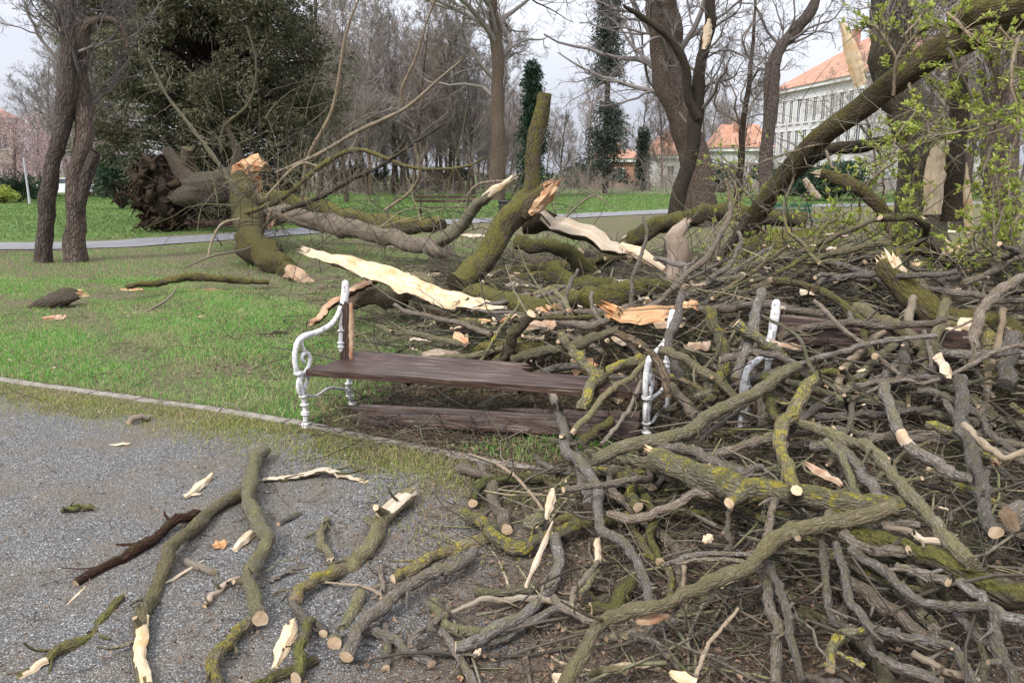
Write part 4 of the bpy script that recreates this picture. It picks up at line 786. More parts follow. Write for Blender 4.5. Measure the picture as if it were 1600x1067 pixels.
for s_, d_ in starts:
    few = d_ > 7.0
    P = P_(s_, d_, d_ - .3 + .6 * rng.uniform()); mb = MB(); lf = MB(); q = tube(mb, P, [.014, .01, .004], 6, .06, wander=1.)
    C = q['C']; n = len(C)
    for i in range(9 if few else 25):
        j = int(rng.uniform(.1, 1) * (n - 1)); p = C[j]; dd = rdir(1)[0] * .7 + [0, 0, .25] + q['T'][j] * .5; ln = rng.uniform(.12, .38); p1 = p + dd * ln * .5 + rng.normal(0, .02, 3); p2 = p1 + dd * ln * .5 + rng.normal(0, .03, 3)
        tube(mb, [p, p1, p2], [.005, .004, .002], 4, .0, n=5)
        for pp in (p2, p1, (p1 + p2) / 2) if i % 3 else (p2,): cluster(lf, pp, dd, int(rng.integers(6, 13)) if not few else 7, rng.uniform(.022, .064))
    tw = mb.build('leafy_twig', 'twig', bl); lf.build('foliage', 'leaf', tw, smooth=False)

# ------------------------------------------------------------ filler branches in the heap (copies of a few shapes)
def proto(i, ln, r, mat, seed):
    g = np.random.default_rng(seed); n = 6; a = 0; p = np.zeros(3); P = [p.copy()]
    for _ in range(n):
        a += g.normal(0, .28); p = p + np.array([math.cos(a), math.sin(a), g.normal(0, .07)]) * ln / n; P.append(p.copy())
    P = np.array(P); P -= P.mean(0)
    o = limb('heap_branch', 'tmp', 'branch', P, [r, r * .95, r * .7], mat, 'cc' if i % 3 else 'sc', 8 if r < .02 else 12, seed=seed, wander=.5, sideh=i % 3, wood='pale')[0]
    return o
def kids(o, out=None): return [c for c in bpy.data.objects if c.parent == o]
def dup(root, ks, loc, rot, sc=1.):
    r = root.copy(); COL.objects.link(r); r.location = loc; r.rotation_euler = rot; r.scale = (sc,) * 3
    for ch, gs in ks:
        c = ch.copy(); COL.objects.link(c); c.parent = r
        for g in gs: d = g.copy(); COL.objects.link(d); d.parent = c
    return r
protos = []
for i in range(16): protos.append(proto(i, rng.uniform(.6, 1.25), rng.uniform(.012, .026), ['grey', 'grey', 'greygreen', 'grey', 'lichen', 'grey', 'greygreen', 'mossfresh'][i % 8], 400 + i))
plog = [proto(i, rng.uniform(1.2, 2.2), rng.uniform(.05, .1), ['moss', 'brown', 'greygreen', 'moss'][i % 4], 500 + i) for i in range(6)]
chmap = {}
for o in bpy.data.objects:
    if o.parent: chmap.setdefault(o.parent.name, []).append(o)
def kt(o): return [(c, chmap.get(c.name, [])) for c in chmap.get(o.name, [])]
bpy.context.view_layer.update()
EXTRA = '''
grey branch hanging down before the second bench's white leg|grey|8,9,8|4.4,4.0|1190,455 1175,500 1162,545 1150,592
lichen branch crossing over the second bench's armrest|lichen|8,9,9|4.2,4.1|1242,602 1215,562 1180,532 1150,505
grey stick lying level across the second bench's arm|grey|6,7,6|4.1,4.1|1125,562 1170,545 1220,558 1262,590
crooked olive branch spanning both white bench legs|greygreen|7,9,8|4.2,4.0|1030,545 1070,560 1120,590 1165,640
grey branch standing before the first bench's rear post|grey|7,8,7|4.5,4.3|1065,455 1060,500 1048,545 1062,590
dark branch draped over the first bench's right armrest|brown|6,8,7|4.3,4.1|960,520 1000,540 1030,575 1045,620
olive branch leaning on the second backrest's right half|greygreen|8,9,8|4.3,4.0|1480,470 1465,520 1452,570 1400,640
thin grey branch crossing the second backrest diagonally|grey|4,4,4|4.3,4.0|1270,470 1310,510 1360,545 1420,600
mossy branch lying across the second bench's seat|mossfresh|8,10,9|4.2,3.9|1230,600 1290,585 1350,600 1410,640
grey branch arching high at the right edge above the heap|grey|8,9,8|4.4,4.0|1610,430 1560,450 1530,500 1520,570
pale dry branch poking up right of the lichen bough|twig|5,6,6|4.2,3.9|1570,480 1560,540 1545,600 1550,660
olive branch behind the seat pointing at the torn orange face|greygreen|8,9,8|5.5,5.2|800,560 850,545 905,540 965,515
mossy branch propped behind the middle of the seat|mossfresh|8,10,9|5.7,5.4|760,590 790,550 800,520 830,490
grey branch lying along the back edge of the seat|grey|6,7,6|5.4,5.0|830,590 890,575 950,585 1000,600
short mossy log behind the seat's left half|moss|13,14|5.9,5.7|745,555 800,540 850,545
greenish broken bough over the seat's right half|lichen|8,9,8|4.9,4.6|880,520 905,560 935,590 985,620'''
for row in EXTRA.strip().split('\n'):
    label, mat, rp, ds, pts = row.split('|'); P, rad = trace(parse(pts), [float(v) for v in rp.split(',')], tuple(float(v) for v in ds.split(',')))
    big = ' log' in label; limb('fallen_log' if big else 'fallen_branch', label, 'log' if big else 'branch', P, rad, mat, 'cc', 14, rough=.075, wander=.55, sideh=int(rng.integers(0, 2)))
def place(ps, kts, n, x0, x1, y0, y1, cond, lab, grp, ang, zf, first):
    X, Y = region(6000, x0, x1, y0, y1, cond)
    for i in range(n):
        j = i % len(ps); x, y = float(X[i]), float(Y[i]); z = float(zf(X[i:i + 1], Y[i:i + 1])[0]); yaw = ang()
        e = .3; gx = float(H(x + e, y) - H(x - e, y)) / .6; gy = float(H(x, y + e) - H(x, y - e)) / .6
        sl = gx * math.cos(yaw) + gy * math.sin(yaw); rot = (rng.uniform(0, 1) * .25, -math.atan(sl) * .8 + rng.normal(0, .1), yaw)
        if first[j]: o = ps[j]; o.location = (x, y, z); o.rotation_euler = rot; first[j] = False
        else: o = dup(ps[j], kts[j], (x, y, z), rot, float(rng.uniform(.8, 1.15)))
        o['label'] = lab; o['group'] = grp; o['category'] = 'branch'
kp = [kt(o) for o in protos]; kl = [kt(o) for o in plog]; f1 = [True] * 16; f2 = [True] * 6
dens2 = lambda x, y: vis(x, y) & (rng.uniform(0, 1, len(x)) < sm(x, -.5, 1.0)) & ~((y > 4.0) & (y < 6) & (x < .95))
place(protos, kp, 128, -.4, 4.2, 2.15, 5.6, dens2, 'grey to olive branch in the dense tangle of branches filling the right foreground', 'loose branches tangled in the right foreground', lambda: rng.normal(-.5, .9) if rng.uniform() < .7 else rng.uniform(0, 3.1), lambda x, y: G(x, y) + rng.uniform(0.02, 1.05, len(x)) * (H(x, y) - G(x, y)) + .01, f1)
f1 = [False] * 16
place(protos, kp, 72, .9, 4.3, 3.5, 6.6, lambda x, y: vis(x, y), 'grey to olive branch piled up around the second bench', 'loose branches piled around the second bench', lambda: rng.normal(-.4, 1.), lambda x, y: G(x, y) + rng.uniform(.3, .98, len(x)) * (H(x, y) - G(x, y)) + .02, f1)
place(protos, kp, 55, -.9, 5, 5.2, 8.5, lambda x, y: vis(x, y) & (H(x, y) > .15), 'grey to olive branch lying among the logs behind the benches', 'loose branches among the logs behind the benches', lambda: rng.uniform(0, 3.1), lambda x, y: G(x, y) + rng.uniform(.3, 1.1, len(x)) * (H(x, y) - G(x, y)) + .02, f1)
place(protos, kp, 42, -.75, 1.6, 5.0, 7.2, lambda x, y: vis(x, y) & (H(x, y) > .12), 'grey to olive branch in the brushwood directly behind the first bench', 'loose branches directly behind the first bench', lambda: rng.uniform(0, 3.1), lambda x, y: G(x, y) + rng.uniform(.5, 1.25, len(x)) * (H(x, y) - G(x, y)) + .04, f1)
place(plog, kl, 30, -.3, 6.5, 6.8, 12, lambda x, y: vis(x, y), 'thick log in the jumble of fallen wood behind the benches', 'thick logs behind the benches', lambda: rng.normal(-.1, .5), lambda x, y: G(x, y) + rng.uniform(.2, .95, len(x)) * (H(x, y) - G(x, y)) + .06, f2)
# sticks too many to count deep in the heap
mb = MB()
def mids(n, x0, x1, y0, y1, cond, h0, h1, l0, l1, r0, r1):
    twigs(mb, n, x0, x1, y0, y1, cond, lambda x, y: G(x, y) + rng.uniform(h0, h1, len(x)) * (H(x, y) - G(x, y)) + .01, l0, l1, r0, r1, .18, 6)
mids(2300, -.3, 5, 2., 6, lambda x, y: dens2(x, y), 0, .95, .2, .8, .003, .009)
mids(2600, -1.2, 9, 5.2, 13, lambda x, y: vis(x, y) & (H(x, y) > .08), .05, .8, .3, 1.2, .004, .013)
tag(mb.build('brushwood', 'brush'), 'tangled brushwood deep in the heap of branches', 'brushwood', None, 'stuff')

# ------------------------------------------------------------ wood chips
def chip(name, label, p, ln, wd, th, yaw, tilt, mat, group=None, seed=0):
    g = np.random.default_rng(seed); n = 7; V = []
    for i in range(n):
        t = i / (n - 1); w = wd * (.25 + .75 * math.sin(math.pi * min(max(t * g.uniform(.85, 1.1), .08), .93))) * g.uniform(.75, 1.15); x = (t - .5) * ln
        z = th * g.uniform(.6, 1.2); dz = g.normal(0, th * .3); V += [[x, -w / 2, dz], [x + g.normal(0, ln * .02), -w * .2, z + dz], [x, w / 2 * g.uniform(.7, 1), z * .5 + dz], [x, w * .1, -z * .4 + dz]]
    V = np.array(V); ct, st = math.cos(tilt), math.sin(tilt); V = np.stack([V[:, 0], V[:, 1] * ct - V[:, 2] * st, V[:, 1] * st + V[:, 2] * ct], -1)
    ca, sa = math.cos(yaw), math.sin(yaw); V = np.stack([V[:, 0] * ca - V[:, 1] * sa, V[:, 0] * sa + V[:, 1] * ca, V[:, 2]], -1); BC = np.stack([V[:, 1] * ca - V[:, 0] * sa, V[:, 2], V[:, 0] * ca + V[:, 1] * sa], -1)
    f = [];
    for i in range(n - 1):
        for j in range(4): f.append([i * 4 + j, i * 4 + (j + 1) % 4, i * 4 + 4 + (j + 1) % 4, i * 4 + 4 + j])
    f += [[3, 2, 1, 0], [(n - 1) * 4 + j for j in range(4)]]
    mb = MB(); mb.add(V + p, np.array(f), BC); o = mb.build(name, mat, None, smooth=False, origin=p); tag(o, label, 'wood chip', group); return o
CH = '''311,760|white flat chip alone on the gravel above the dark rotten branch|28,16|75|pale
386,840|white flat chip leaning beside the crooked olive branch|32,18|70|pale
444,1006|large white pointed chip near the bottom edge beside a green mossy branch|56,26|95|pale
283,897|long white splinter beside the longest olive branch|48,6|48|pale
344,851|small orange chip between the two olive branches|16,12|20|orange
844,862|long white splinter lying across the arched branch in the lower middle|105,11|63|pale
859,786|stubby pale chunk standing behind the round sawn log end|46,16|70|pale
1048,505|big pale slab of wood on top of the pile behind the first bench's right leg|54,24|25|peel
938,527|upright pale chip on the logs behind the seat|34,15|-60|pale
966,532|narrow pale chip on the logs behind the seat|36,12|-72|pale
913,572|square brownish chip at the back edge of the seat|34,28|-20|orange
1090,540|pale slab lying left of the vertical yellow lichen branch|44,22|20|peel
1075,478|orange chip on top of the level grey branch|26,20|30|orange
1222,540|pale pointed slab hanging under the left end of the second backrest|52,22|-40|peel
1214,480|shredded white tip above the left end of the second backrest|28,13|-80|pale
1261,457|small white chip lying above the second backrest|22,16|20|pale
1472,575|large pale wedge of wood under the lichen bough|60,22|38|pale
845,508|orange brown slab behind the middle of the seat|56,22|20|orange
720,530|red brown shredded chip behind the seat|34,18|-50|orange
690,552|pale torn slab just behind the seat's left half|60,20|12|peel
815,560|pale knobbly chunk resting behind the seat|30,22|30|pale
670,430|pale stick of bare wood behind the torn plank like limb|70,10|-3|pale
740,368|narrow white splinter in the middle distance of the heap|46,9|-30|pale
455,298|thin white sliver caught in twigs right of the fallen trunk|52,6|33|pale
611,386|little upright pale splinter behind the torn limb's left end|26,9|85|pale
565,335|pale stick leaning on the far mossy bough|34,7|-65|pale
984,440|pale flat chip beside the standing pale stub|46,18|8|pale
1445,360|long pale splinter under the fresh leaves on the right|60,11|-32|pale
300,772|thin pale splinter lying near the dark rotten branch|24,4|2|pale
188,694|tiny white splinter on the gravel near the yellow grass|26,5|3|pale
120,930|thin white splinter standing off the rotten branch's tip|20,4|90|pale
430,522|dark red strip of bark on the grass left of the armrest|46,10|8|rot
86,497|orange edged piece of bark in front of the grey stone like log|26,10|12|orange
207,453|pale orange slab at the left end of the dark mossy branch|30,8|0|orange
322,455|flat orange bark slab below the dark mossy branch|52,9|5|orange
1019,967|orange torn strip under the sweeping bough|50,12|8|orange
1286,740|rust orange slab standing in the right heap|34,15|-55|orange
1105,842|small pale chip in the heap below the thick lichen log|18,12|30|pale
880,1062|pale flat chip at the bottom edge, middle|30,14|-25|pale
745,1020|white little chip low in the middle|12,12|40|pale
1450,808|pale shred on the bough at the right|22,6|-40|pale
1490,515|pale stick end beside the lichen bough|34,9|2|pale
1068,1058|white flat chip on the bottom edge right of the middle|34,12|-18|pale'''
for i, row in enumerate(CH.split('\n')):
    a, lab, wh, ang_, mat = row.split('|'); px, py = parse(a)[0]; w, h = parse(wh)[0]; an = R(float(ang_))
    base = .05 if px > 700 else .012
    if py > 590 and px > 820: base = .14
    p = onsurf(px, py, base); d = float(np.linalg.norm(p - [0, 0, CAMH])); up = 1 / max(.35, (CAMH - p[2]) / d)
    # direction on screen -> direction on the ground
    dx, dy = math.cos(an), math.sin(an); vert = up if py > 560 else 1.8
    v = np.array([dx, dy * vert]); ln = np.linalg.norm(v); yaw = math.atan2(v[1], v[0])
    chip('wood_chip', lab, p, w * ln * d / F, h * d / F * (1.0 if abs(dy) > .6 else min(vert, 1.5)), min(.03, h * d / F * .3), yaw, rng.normal(.2, .15), mat, 'single wood chips and splinters', i)
zones = [(50, -1.0, 1.4, 5.0, 6.6, lambda x, y: vis(x, y) & (H(x, y) > .1), lambda x, y: H(x, y) + .05, .05, .22, 'pale or orange wood chip in the brushwood close behind the seat', 'chips close behind the first bench'),
         (40, -3.8, -.2, 2.3, 4.6, lambda x, y: vis(x, y) & (kside(x, y) < 0), G, .014, .05, 'small pale wood chip lying loose on the gravel', 'small chips on the gravel'),
         (70, -.2, 4.2, 2.2, 5.6, lambda x, y: vis(x, y) & (rng.uniform(0, 1, len(x)) < sm(x, -.3, .8)), lambda x, y: H(x, y) + .02, .015, .065, 'pale wood chip caught among the branches of the right foreground heap', 'chips caught in the right foreground heap'),
         (75, -1.2, 5, 5.1, 10, lambda x, y: vis(x, y) & (H(x, y) > .1), lambda x, y: H(x, y) + .05, .04, .26, 'pale or orange wood chip among the logs behind the benches', 'chips among the logs behind the benches'),
         (32, -7, -1, 5.2, 14, lambda x, y: vis(x, y) & (kside(x, y) > .1), lambda x, y: G(x, y) + .015, .02, .09, 'small wood chip lying in the grass of the near lawn', 'chips in the near lawn')]
for n, x0, x1, y0, y1, cond, f, s0, s1, lab, grp in zones:
    X, Y = region(4000, x0, x1, y0, y1, cond); Z = f(X, Y)
    for i in range(n):
        s = s0 + (s1 - s0) * rng.uniform() ** 1.8
        chip('wood_chip', lab, np.array([X[i], Y[i], Z[i]]), s, s * rng.uniform(.2, .6), s * .12 + .002, rng.uniform(0, 3.1), rng.normal(.2, .5), ['pale', 'pale', 'peel', 'orange'][int(rng.integers(4))], grp, 1000 + i)

# ------------------------------------------------------------ benches
def bench_frame():
    """side of a cast iron park bench in its own plane: x = depth (front 0, back +), z up; returns list of (name, points, radii, k)"""
    return [('front_leg', [(0, 0), (.0, .05), (.005, .12), (.0, .2), (-.012, .27), (-.03, .33), (-.02, .39)], [.030, .019, .017, .02, .024, .022, .02]),
            ('arm_rest', [(-.02, .38), (-.055, .43), (-.065, .5), (-.055, .57), (-.02, .63), (.05, .655), (.14, .655), (.24, .665), (.33, .69), (.40, .74), (.44, .80)], [.02, .018, .018, .019, .02, .022, .021, .02, .019, .018, .016]),
            ('scroll', [(-.02, .39), (.03, .40), (.07, .44), (.085, .49), (.06, .53), (.02, .53), (.005, .50), (.025, .475)], [.016, .015, .014, .014, .013, .012, .011, .012]),
            ('scroll', [(.055, .53), (.03, .56), (.015, .60), (.02, .635)], [.01, .012, .011, .009]),
            ('scroll', [(-.02, .385), (-.05, .33), (-.04, .27), (-.01, .25), (.02, .29), (.05, .35), (.06, .40)], [.016, .015, .015, .014, .013, .012, .012]),
            ('back_post', [(.50, .30), (.475, .36), (.44, .44), (.425, .5), (.43, .58), (.445, .68), (.47, .80), (.50, .90), (.505, .96)], [.018, .02, .021, .022, .019, .018, .027, .03, .026]),
            ('rear_leg', [(.52, 0), (.51, .06), (.48, .14), (.49, .22), (.50, .30)], [.030, .019, .021, .018, .018]),
            ('seat_rail', [(-.01, .375), (.15, .365), (.3, .36), (.45, .375), (.5, .33)], [.016, .013, .013, .014, .014]),
            ('brace', [(.0, .25), (.12, .20), (.26, .22), (.40, .18), (.5, .14)], [.011, .01, .01, .01, .011])]
def iron_side(parent, o2, f2, skip=(), hs=1.):
    """o2 = ground point of the front foot, f2 = unit vector front->back"""
    rt = empty('iron_side', (o2[0], o2[1], o2[2])); rt.parent = parent; rt.location = np.array(o2) - W_[parent.name]
    for nm, P, r in bench_frame():
        if nm in skip: continue
        if hs != 1: P = [(x, z if z < .66 else .66 + (z - .66) * hs) for x, z in P]
        mb = MB(); Pw = np.array([[o2[0] + f2[0] * x, o2[1] + f2[1] * x, o2[2] + z] for x, z in P]); tube(mb, Pw, r, 12, .0, n=len(P) * 5)
        rings = {'front_leg': (.03, .1, .115, .17, .235), 'back_post': (.34, .50, .53, .62), 'rear_leg': (.03, .1, .2), 'arm_rest': (.405, .415)}.get(nm, ())
        for z in rings:
            x = np.interp(z, [q[1] for q in P], [q[0] for q in P]) if nm != 'arm_rest' else -.04
            c = np.array([o2[0] + f2[0] * x, o2[1] + f2[1] * x, o2[2] + z]); tube(mb, [c - [0, 0, .009], c - [0, 0, .004], c + [0, 0, .004], c + [0, 0, .009]], [.02, .031, .031, .02], 14, 0, n=6)
        if nm == 'back_post':   # scrolled head of the post with its bolt holes
            c = Pw[-1]; tube(mb, [c - [0, 0, .01], c + [0, 0, .012], c + [0, 0, .028]], [.027, .024, .008], 12, 0, n=6)
        mb.build(nm, 'paint', rt)
    return rt
def board(mb, a, b, wv, w, t, n=26, rag0=0., rag1=0., seed=0, bow=0.):
    """plank from a to b, width vector wv (unit), thickness vector from cross product; ends may be ragged"""
    g = np.random.default_rng(seed); a = np.asarray(a, float); b = np.asarray(b, float); d = b - a; L0 = np.linalg.norm(d); d /= L0; wv = np.asarray(wv, float); wv -= d * (wv @ d); wv /= np.linalg.norm(wv); tv = np.cross(d, wv)
    if tv[2] < -.2: tv = -tv
    m = 9; prof = [(-.5 + j / (m - 1), 1) for j in range(m)] + [(.5 - j / (m - 1), 0) for j in range(m)]
    V = []
    for i in range(n):
        t_ = i / (n - 1)
        for j, (u, tp) in enumerate(prof):
            jj = j if j < m else 2 * m - 1 - j; x = t_ * L0
            if rag0: x = max(x, 0) + (1 - t_) ** 8 * rag0 * abs(math.sin(jj * 2.3 + seed)) 
            if rag1: x -= t_ ** 8 * rag1 * abs(math.sin(jj * 1.9 + seed * 2))
            ed = .003 if jj in (0, m - 1) and tp else 0
            V.append(a + d * x + wv * u * w * (1 + .01 * math.sin(t_ * 9 + seed)) + tv * (t * tp - ed + bow * math.sin(math.pi * t_) + .0012 * math.sin(t_ * 23 + jj)))
    k = 2 * m; V = np.array(V); i = np.arange(n - 1)[:, None] * k; j = np.arange(k)[None]
    f = [np.stack([i + j, i + (j + 1) % k, i + k + (j + 1) % k, i + k + j], -1).reshape(-1, 4)]
    cap = [[q, q + 1, k - 2 - q, k - 1 - q] for q in range(m - 1)]; f.append(np.array(cap)[:, ::-1]); f.append(np.array(cap) + (n - 1) * k)
    mb.add(V, f)
def place_frame(o, a, b):   # align a plank object's local x with its length for the grain
    pass
FL = atz(478, 668); FRx = atd(1010, 628, 4.38); FR = np.array([(1016 - 800) / F * 4.4, 0, 0]); FR = atd(1012, 630, 4.4); FR = np.array([FR[0], FR[1], 0.])
bd = (FR - FL)[:2]; BL = np.linalg.norm(bd); bd /= BL; bn = np.array([-bd[1], bd[0]])
gz = 0.0
b1 = empty('park_bench', FL, 'white iron bench with dark plank seat, its backrest torn away, left of the heap', 'bench', 'park benches under the fallen tree')
bn = np.array([.45, .893])
def bp(x, y, z, O=FL): return np.array([O[0] + bd[0] * x + bn[0] * y, O[1] + bd[1] * x + bn[1] * y, O[2] + z])
iron_side(b1, bp(0, 0, 0), bn); iron_side(b1, bp(BL, 0, 0), bn, hs=.62)
wv3 = np.array([bn[0], bn[1], 0.])
def plank_obj(name, a, b, wv, w, t, parent, mat='plank', **kw):
    """plank as its own object; local x runs along the plank"""
    a = np.asarray(a, float); b = np.asarray(b, float); d = b - a; L0 = np.linalg.norm(d); x = d / L0; wv = np.asarray(wv, float); y = wv - x * (wv @ x); y /= np.linalg.norm(y); z = np.cross(x, y)
    mb = MB(); board(mb, [0, 0, 0], [L0, 0, 0], [0, 1, 0], w, t, **kw); o = mb.build(name, mat, None, smooth=False)
    Mx = Matrix(((x[0], y[0], z[0], a[0]), (x[1], y[1], z[1], a[1]), (x[2], y[2], z[2], a[2]), (0, 0, 0, 1)))
    if parent is not None: o.parent = parent; Mx = Matrix.Translation(-Vector(W_[parent.name])) @ Mx
    o.matrix_local = Mx; return o
sh = .385
plank_obj('seat_plank', bp(.02, .07, sh), bp(BL - .01, .07, sh), wv3, .165, .045, b1, seed=1, bow=.0)
plank_obj('seat_plank', bp(.03, .26, sh - .006), bp(BL - .02, .262, sh - .004), wv3, .165, .042, b1, seed=2)
plank_obj('seat_plank', bp(.05, .445, sh + .012), bp(BL * .62, .45, sh + .0), wv3 + np.array([0, 0, .45]), .13, .035, b1, seed=3, rag1=.12)
plank_obj('backrest_stub', bp(.02, .40, .40) + [0.02, 0, 0], bp(.03, .445, .84), [bd[0], bd[1], 0], .085, .026, b1, seed=4, rag1=.03, n=14)
mb = MB(); slab(mb, [bp(.085, .41, .39), bp(.09, .42, .6), bp(.085, .44, .83)], [.014, .02, .012], .012, 9); mb.build('torn_edge', 'orange', b1, smooth=False)
for x in (.78, 1.55):
    mb = MB(); tube(mb, [bp(x, .0, .372), bp(x, .25, .368), bp(x, .5, .372)], [.012, .012, .012], 8, 0, n=6); mb.build('seat_strap', 'iron', b1)
o = plank_obj('fallen_plank', atz(548, 660) + [0, 0, .07], atz(1010, 700) + [-.02, 0, .13], [bn[0] * .35, bn[1] * .35, 1], .14, .04, None, seed=5, rag0=.1, rag1=.05)
tag(o, 'dark backrest plank fallen on its edge on the ground under the first bench', 'plank', 'planks broken off the benches')
o = plank_obj('fallen_plank', atz(770, 672) + [.0, .12, .06], atz(1000, 690) + [0, .05, .13], [bn[0], bn[1], .6], .12, .03, None, 'plankpale', seed=6, rag0=.2)
tag(o, 'paler brown split plank leaning behind the fallen dark one under the seat', 'plank', 'planks broken off the benches')
# second bench
L2 = atd(1163, 640, 4.15); L2[2] = 0; b2d = np.array([.985, -.17]); b2n = np.array([.57, .822])
b2 = empty('park_bench', L2, 'second park bench almost buried under the branch heap, dark backrest plank and white leg showing', 'bench', 'park benches under the fallen tree')
def bq(x, y, z): return np.array([L2[0] + b2d[0] * x + b2n[0] * y, L2[1] + b2d[1] * x + b2n[1] * y, z])
iron_side(b2, bq(0, 0, 0), b2n); iron_side(b2, bq(2.2, 0, 0), b2n)
A = atd(1214, 512, 4.6); Bq = atd(1550, 545, 4.3)
plank_obj('backrest_plank', A, Bq, [0, .25, 1], .17, .045, b2, seed=7)
plank_obj('backrest_plank', A + [0.02, -.04, -.27], Bq + [0, -.04, -.27], [0, .25, 1], .14, .04, b2, seed=8)
wv2 = np.array([b2n[0], b2n[1], 0])
for i, y in enumerate((.07, .25, .42)): plank_obj('seat_plank', bq(.02, y, .385), bq(2.18, y, .385), wv2, .165, .042, b2, seed=10 + i)

# ------------------------------------------------------------ lawn bits
limb('bark_log', 'grey rough chunk of bark like a stone on the lawn at the left', 'log', P_('52,488 80,477 108,466 124,460', 9.8, 9.9), rpx([8, 15, 15, 8], 9.8), 'brown', 'ss', 20, wood='orange', rough=.12, group='pieces on the lawn')
for i, (lab, s_, d_, r_) in enumerate((
    ('thin bare branch bending across the lawn towards the kerb', '278,447 262,467 232,485 197,503 150,508', (10.3, 8.8), [2, 3, 3, 2]),
    ('spindly bare branch rising from the lawn beside the fallen trunk', '285,420 330,400 380,390 400,380', (13, 14), [2, 3, 2]),
    ('dark twig standing up left of the mossy trunk fork', '325,402 330,380 345,350 375,342', (14, 14.5), [2, 4, 3]),
    ('forked twig lying on the lawn left of the bench', '360,580 385,566 410,552', (7, 7.4), [2, 3, 2]),
    ('straight twig lying near the left armrest', '372,566 395,562 412,549', (7.2, 7.5), [2, 3, 2]),
    ('thin twig across the kerb left of the bench', '330,662 355,630 385,650 400,665', (5.3, 5.3), [2, 2, 1]),
    ('bare twig fork on the gravel at the far left', '112,778 70,777 62,765', (4.1, 4.2), [2, 3, 1]))):
    limb('bare_twig', lab, 'twig', P_(s_, *d_), [v * .6 for v in rpx(r_, d_[0])], 'twig', 'tt', 6, group='bare twigs on the lawn')
# spindly branches reaching up from the fallen tree
SP = (('380,335 440,310 500,262 560,236 640,262 720,262 760,246', 16, [5, 5, 5, 4, 3, 2], 'moss', 'mossy whip like branch crossing in front of the dark conifer'),
      ('440,330 500,308 550,280 590,262 640,230 700,190', 15, [5, 5, 4, 3, 2], 'dark', 'slender branch rising right over the distant lawn'),
      ('430,270 500,240 560,205 630,172 680,130 720,95', 17, [3, 4, 4, 3, 2], 'twig', 'long dark branch rising towards the tall bare tree'),
      ('630,172 628,140 650,90 665,40 680,0', 17, [3, 3, 2, 2], 'twig', 'upward fork of dark twig left of the tall bare tree'),
      ('500,262 470,255 440,280 415,310', 16, [3, 3, 2], 'twig', 'short drooping twig beside the splintered trunk end'),
      ('380,330 365,290 340,250 300,200 260,150 230,90', 19, [5, 5, 4, 3, 2], 'greygreen', 'pale leaning branch in front of the dark conifer'),
      ('345,240 350,200 390,160 400,100 385,40', 20, [3, 3, 2, 2], 'greygreen', 'pale forked twig in front of the dark conifer'),
      ('600,330 640,300 655,270 648,225', 12, [3, 3, 2], 'twig', 'curled twig standing before the distant bench'),
      ('740,360 730,320 745,290 790,282', 11, [2, 3, 2], 'twig', 'thin twig standing left of the leaning mossy bough'),
      ('880,345 905,320 930,305 950,320', 10, [2, 2, 1], 'twig', 'fine twig arching above the broad torn limb'),
      ('1140,480 1120,400 1140,330 1135,280', 7.6, [3, 4, 3], 'twig', 'upright brown twig among the fresh leaves'),
      ('1230,460 1240,400 1225,330 1240,280', 7.3, [3, 3, 2], 'twig', 'upright grey twig in front of the huge leaning limb'),
      ('470,330 480,250 520,170 540,60 560,0', 18, [3, 4, 3, 2], 'twig', 'long whip bending upward at the conifer\'s right edge'))
for s_, d_, r_, m_, lab in SP:
    rt, tt = limb('bare_branch', lab, 'branch', P_(s_, d_, d_ * .97), [v * .75 for v in rpx(r_, d_)], m_, 'tt', 8, group='thin branches reaching up from the fallen tree')
    mb = MB(); n = 18; C = tt['C']; ii = rng.integers(2, len(C), n); D = rdir(n, .3); seg = 6; P = np.zeros((n, seg, 3)); P[:, 0] = C[ii]; d = D
    for s2 in range(1, seg): d = d + rng.normal(0, .25, (n, 3)) + [0, 0, .05]; d /= np.linalg.norm(d, axis=1)[:, None]; P[:, s2] = P[:, s2 - 1] + d * rng.uniform(.04, .022 * d_, n)[:, None] * .7
    polytubes(mb, P, np.linspace(.0035 if d_ > 12 else .004, .0015, seg)[None] * np.ones((n, 1)) * d_ / 9, 3); mb.build('side_twigs', 'twig', rt)
# a mass of thin twigs springing from the fallen crown
mb = MB()
def spray(n, s_, d0, d1, l0, l1, up):
    a, b = parse(s_); C = np.array([atd(rng.uniform(a[0], b[0]), rng.uniform(a[1], b[1]), rng.uniform(d0, d1)) for _ in range(n)]); C[:, 2] = np.maximum(C[:, 2], .1)
    seg = 7; P = np.zeros((n, seg, 3)); P[:, 0] = C; d = rdir(n, up); ln = rng.uniform(l0, l1, n)
    for s2 in range(1, seg): d = d + rng.normal(0, .2, (n, 3)); d /= np.linalg.norm(d, axis=1)[:, None]; P[:, s2] = P[:, s2 - 1] + d * (ln / seg)[:, None]
    polytubes(mb, P, np.linspace(.0055, .002, seg)[None] * np.ones((n, 1)) * np.clip((d0 + d1) / 20, .5, 2), 3)
spray(170, '330,250 520,400', 13, 20, .8, 2.6, .5); spray(240, '480,300 900,420', 9, 15, .5, 1.9, .5); spray(150, '1060,300 1350,470', 7, 9.5, .4, 1.2, .9); spray(170, '1150,150 1600,420', 5.5, 8, .3, 1., .1); spray(60, '300,150 520,330', 17, 22, 1, 3, .6)
tag(mb.build('thin_shoots', 'brush'), 'mass of thin bare shoots springing from the fallen crown', 'shoots', None, 'stuff')
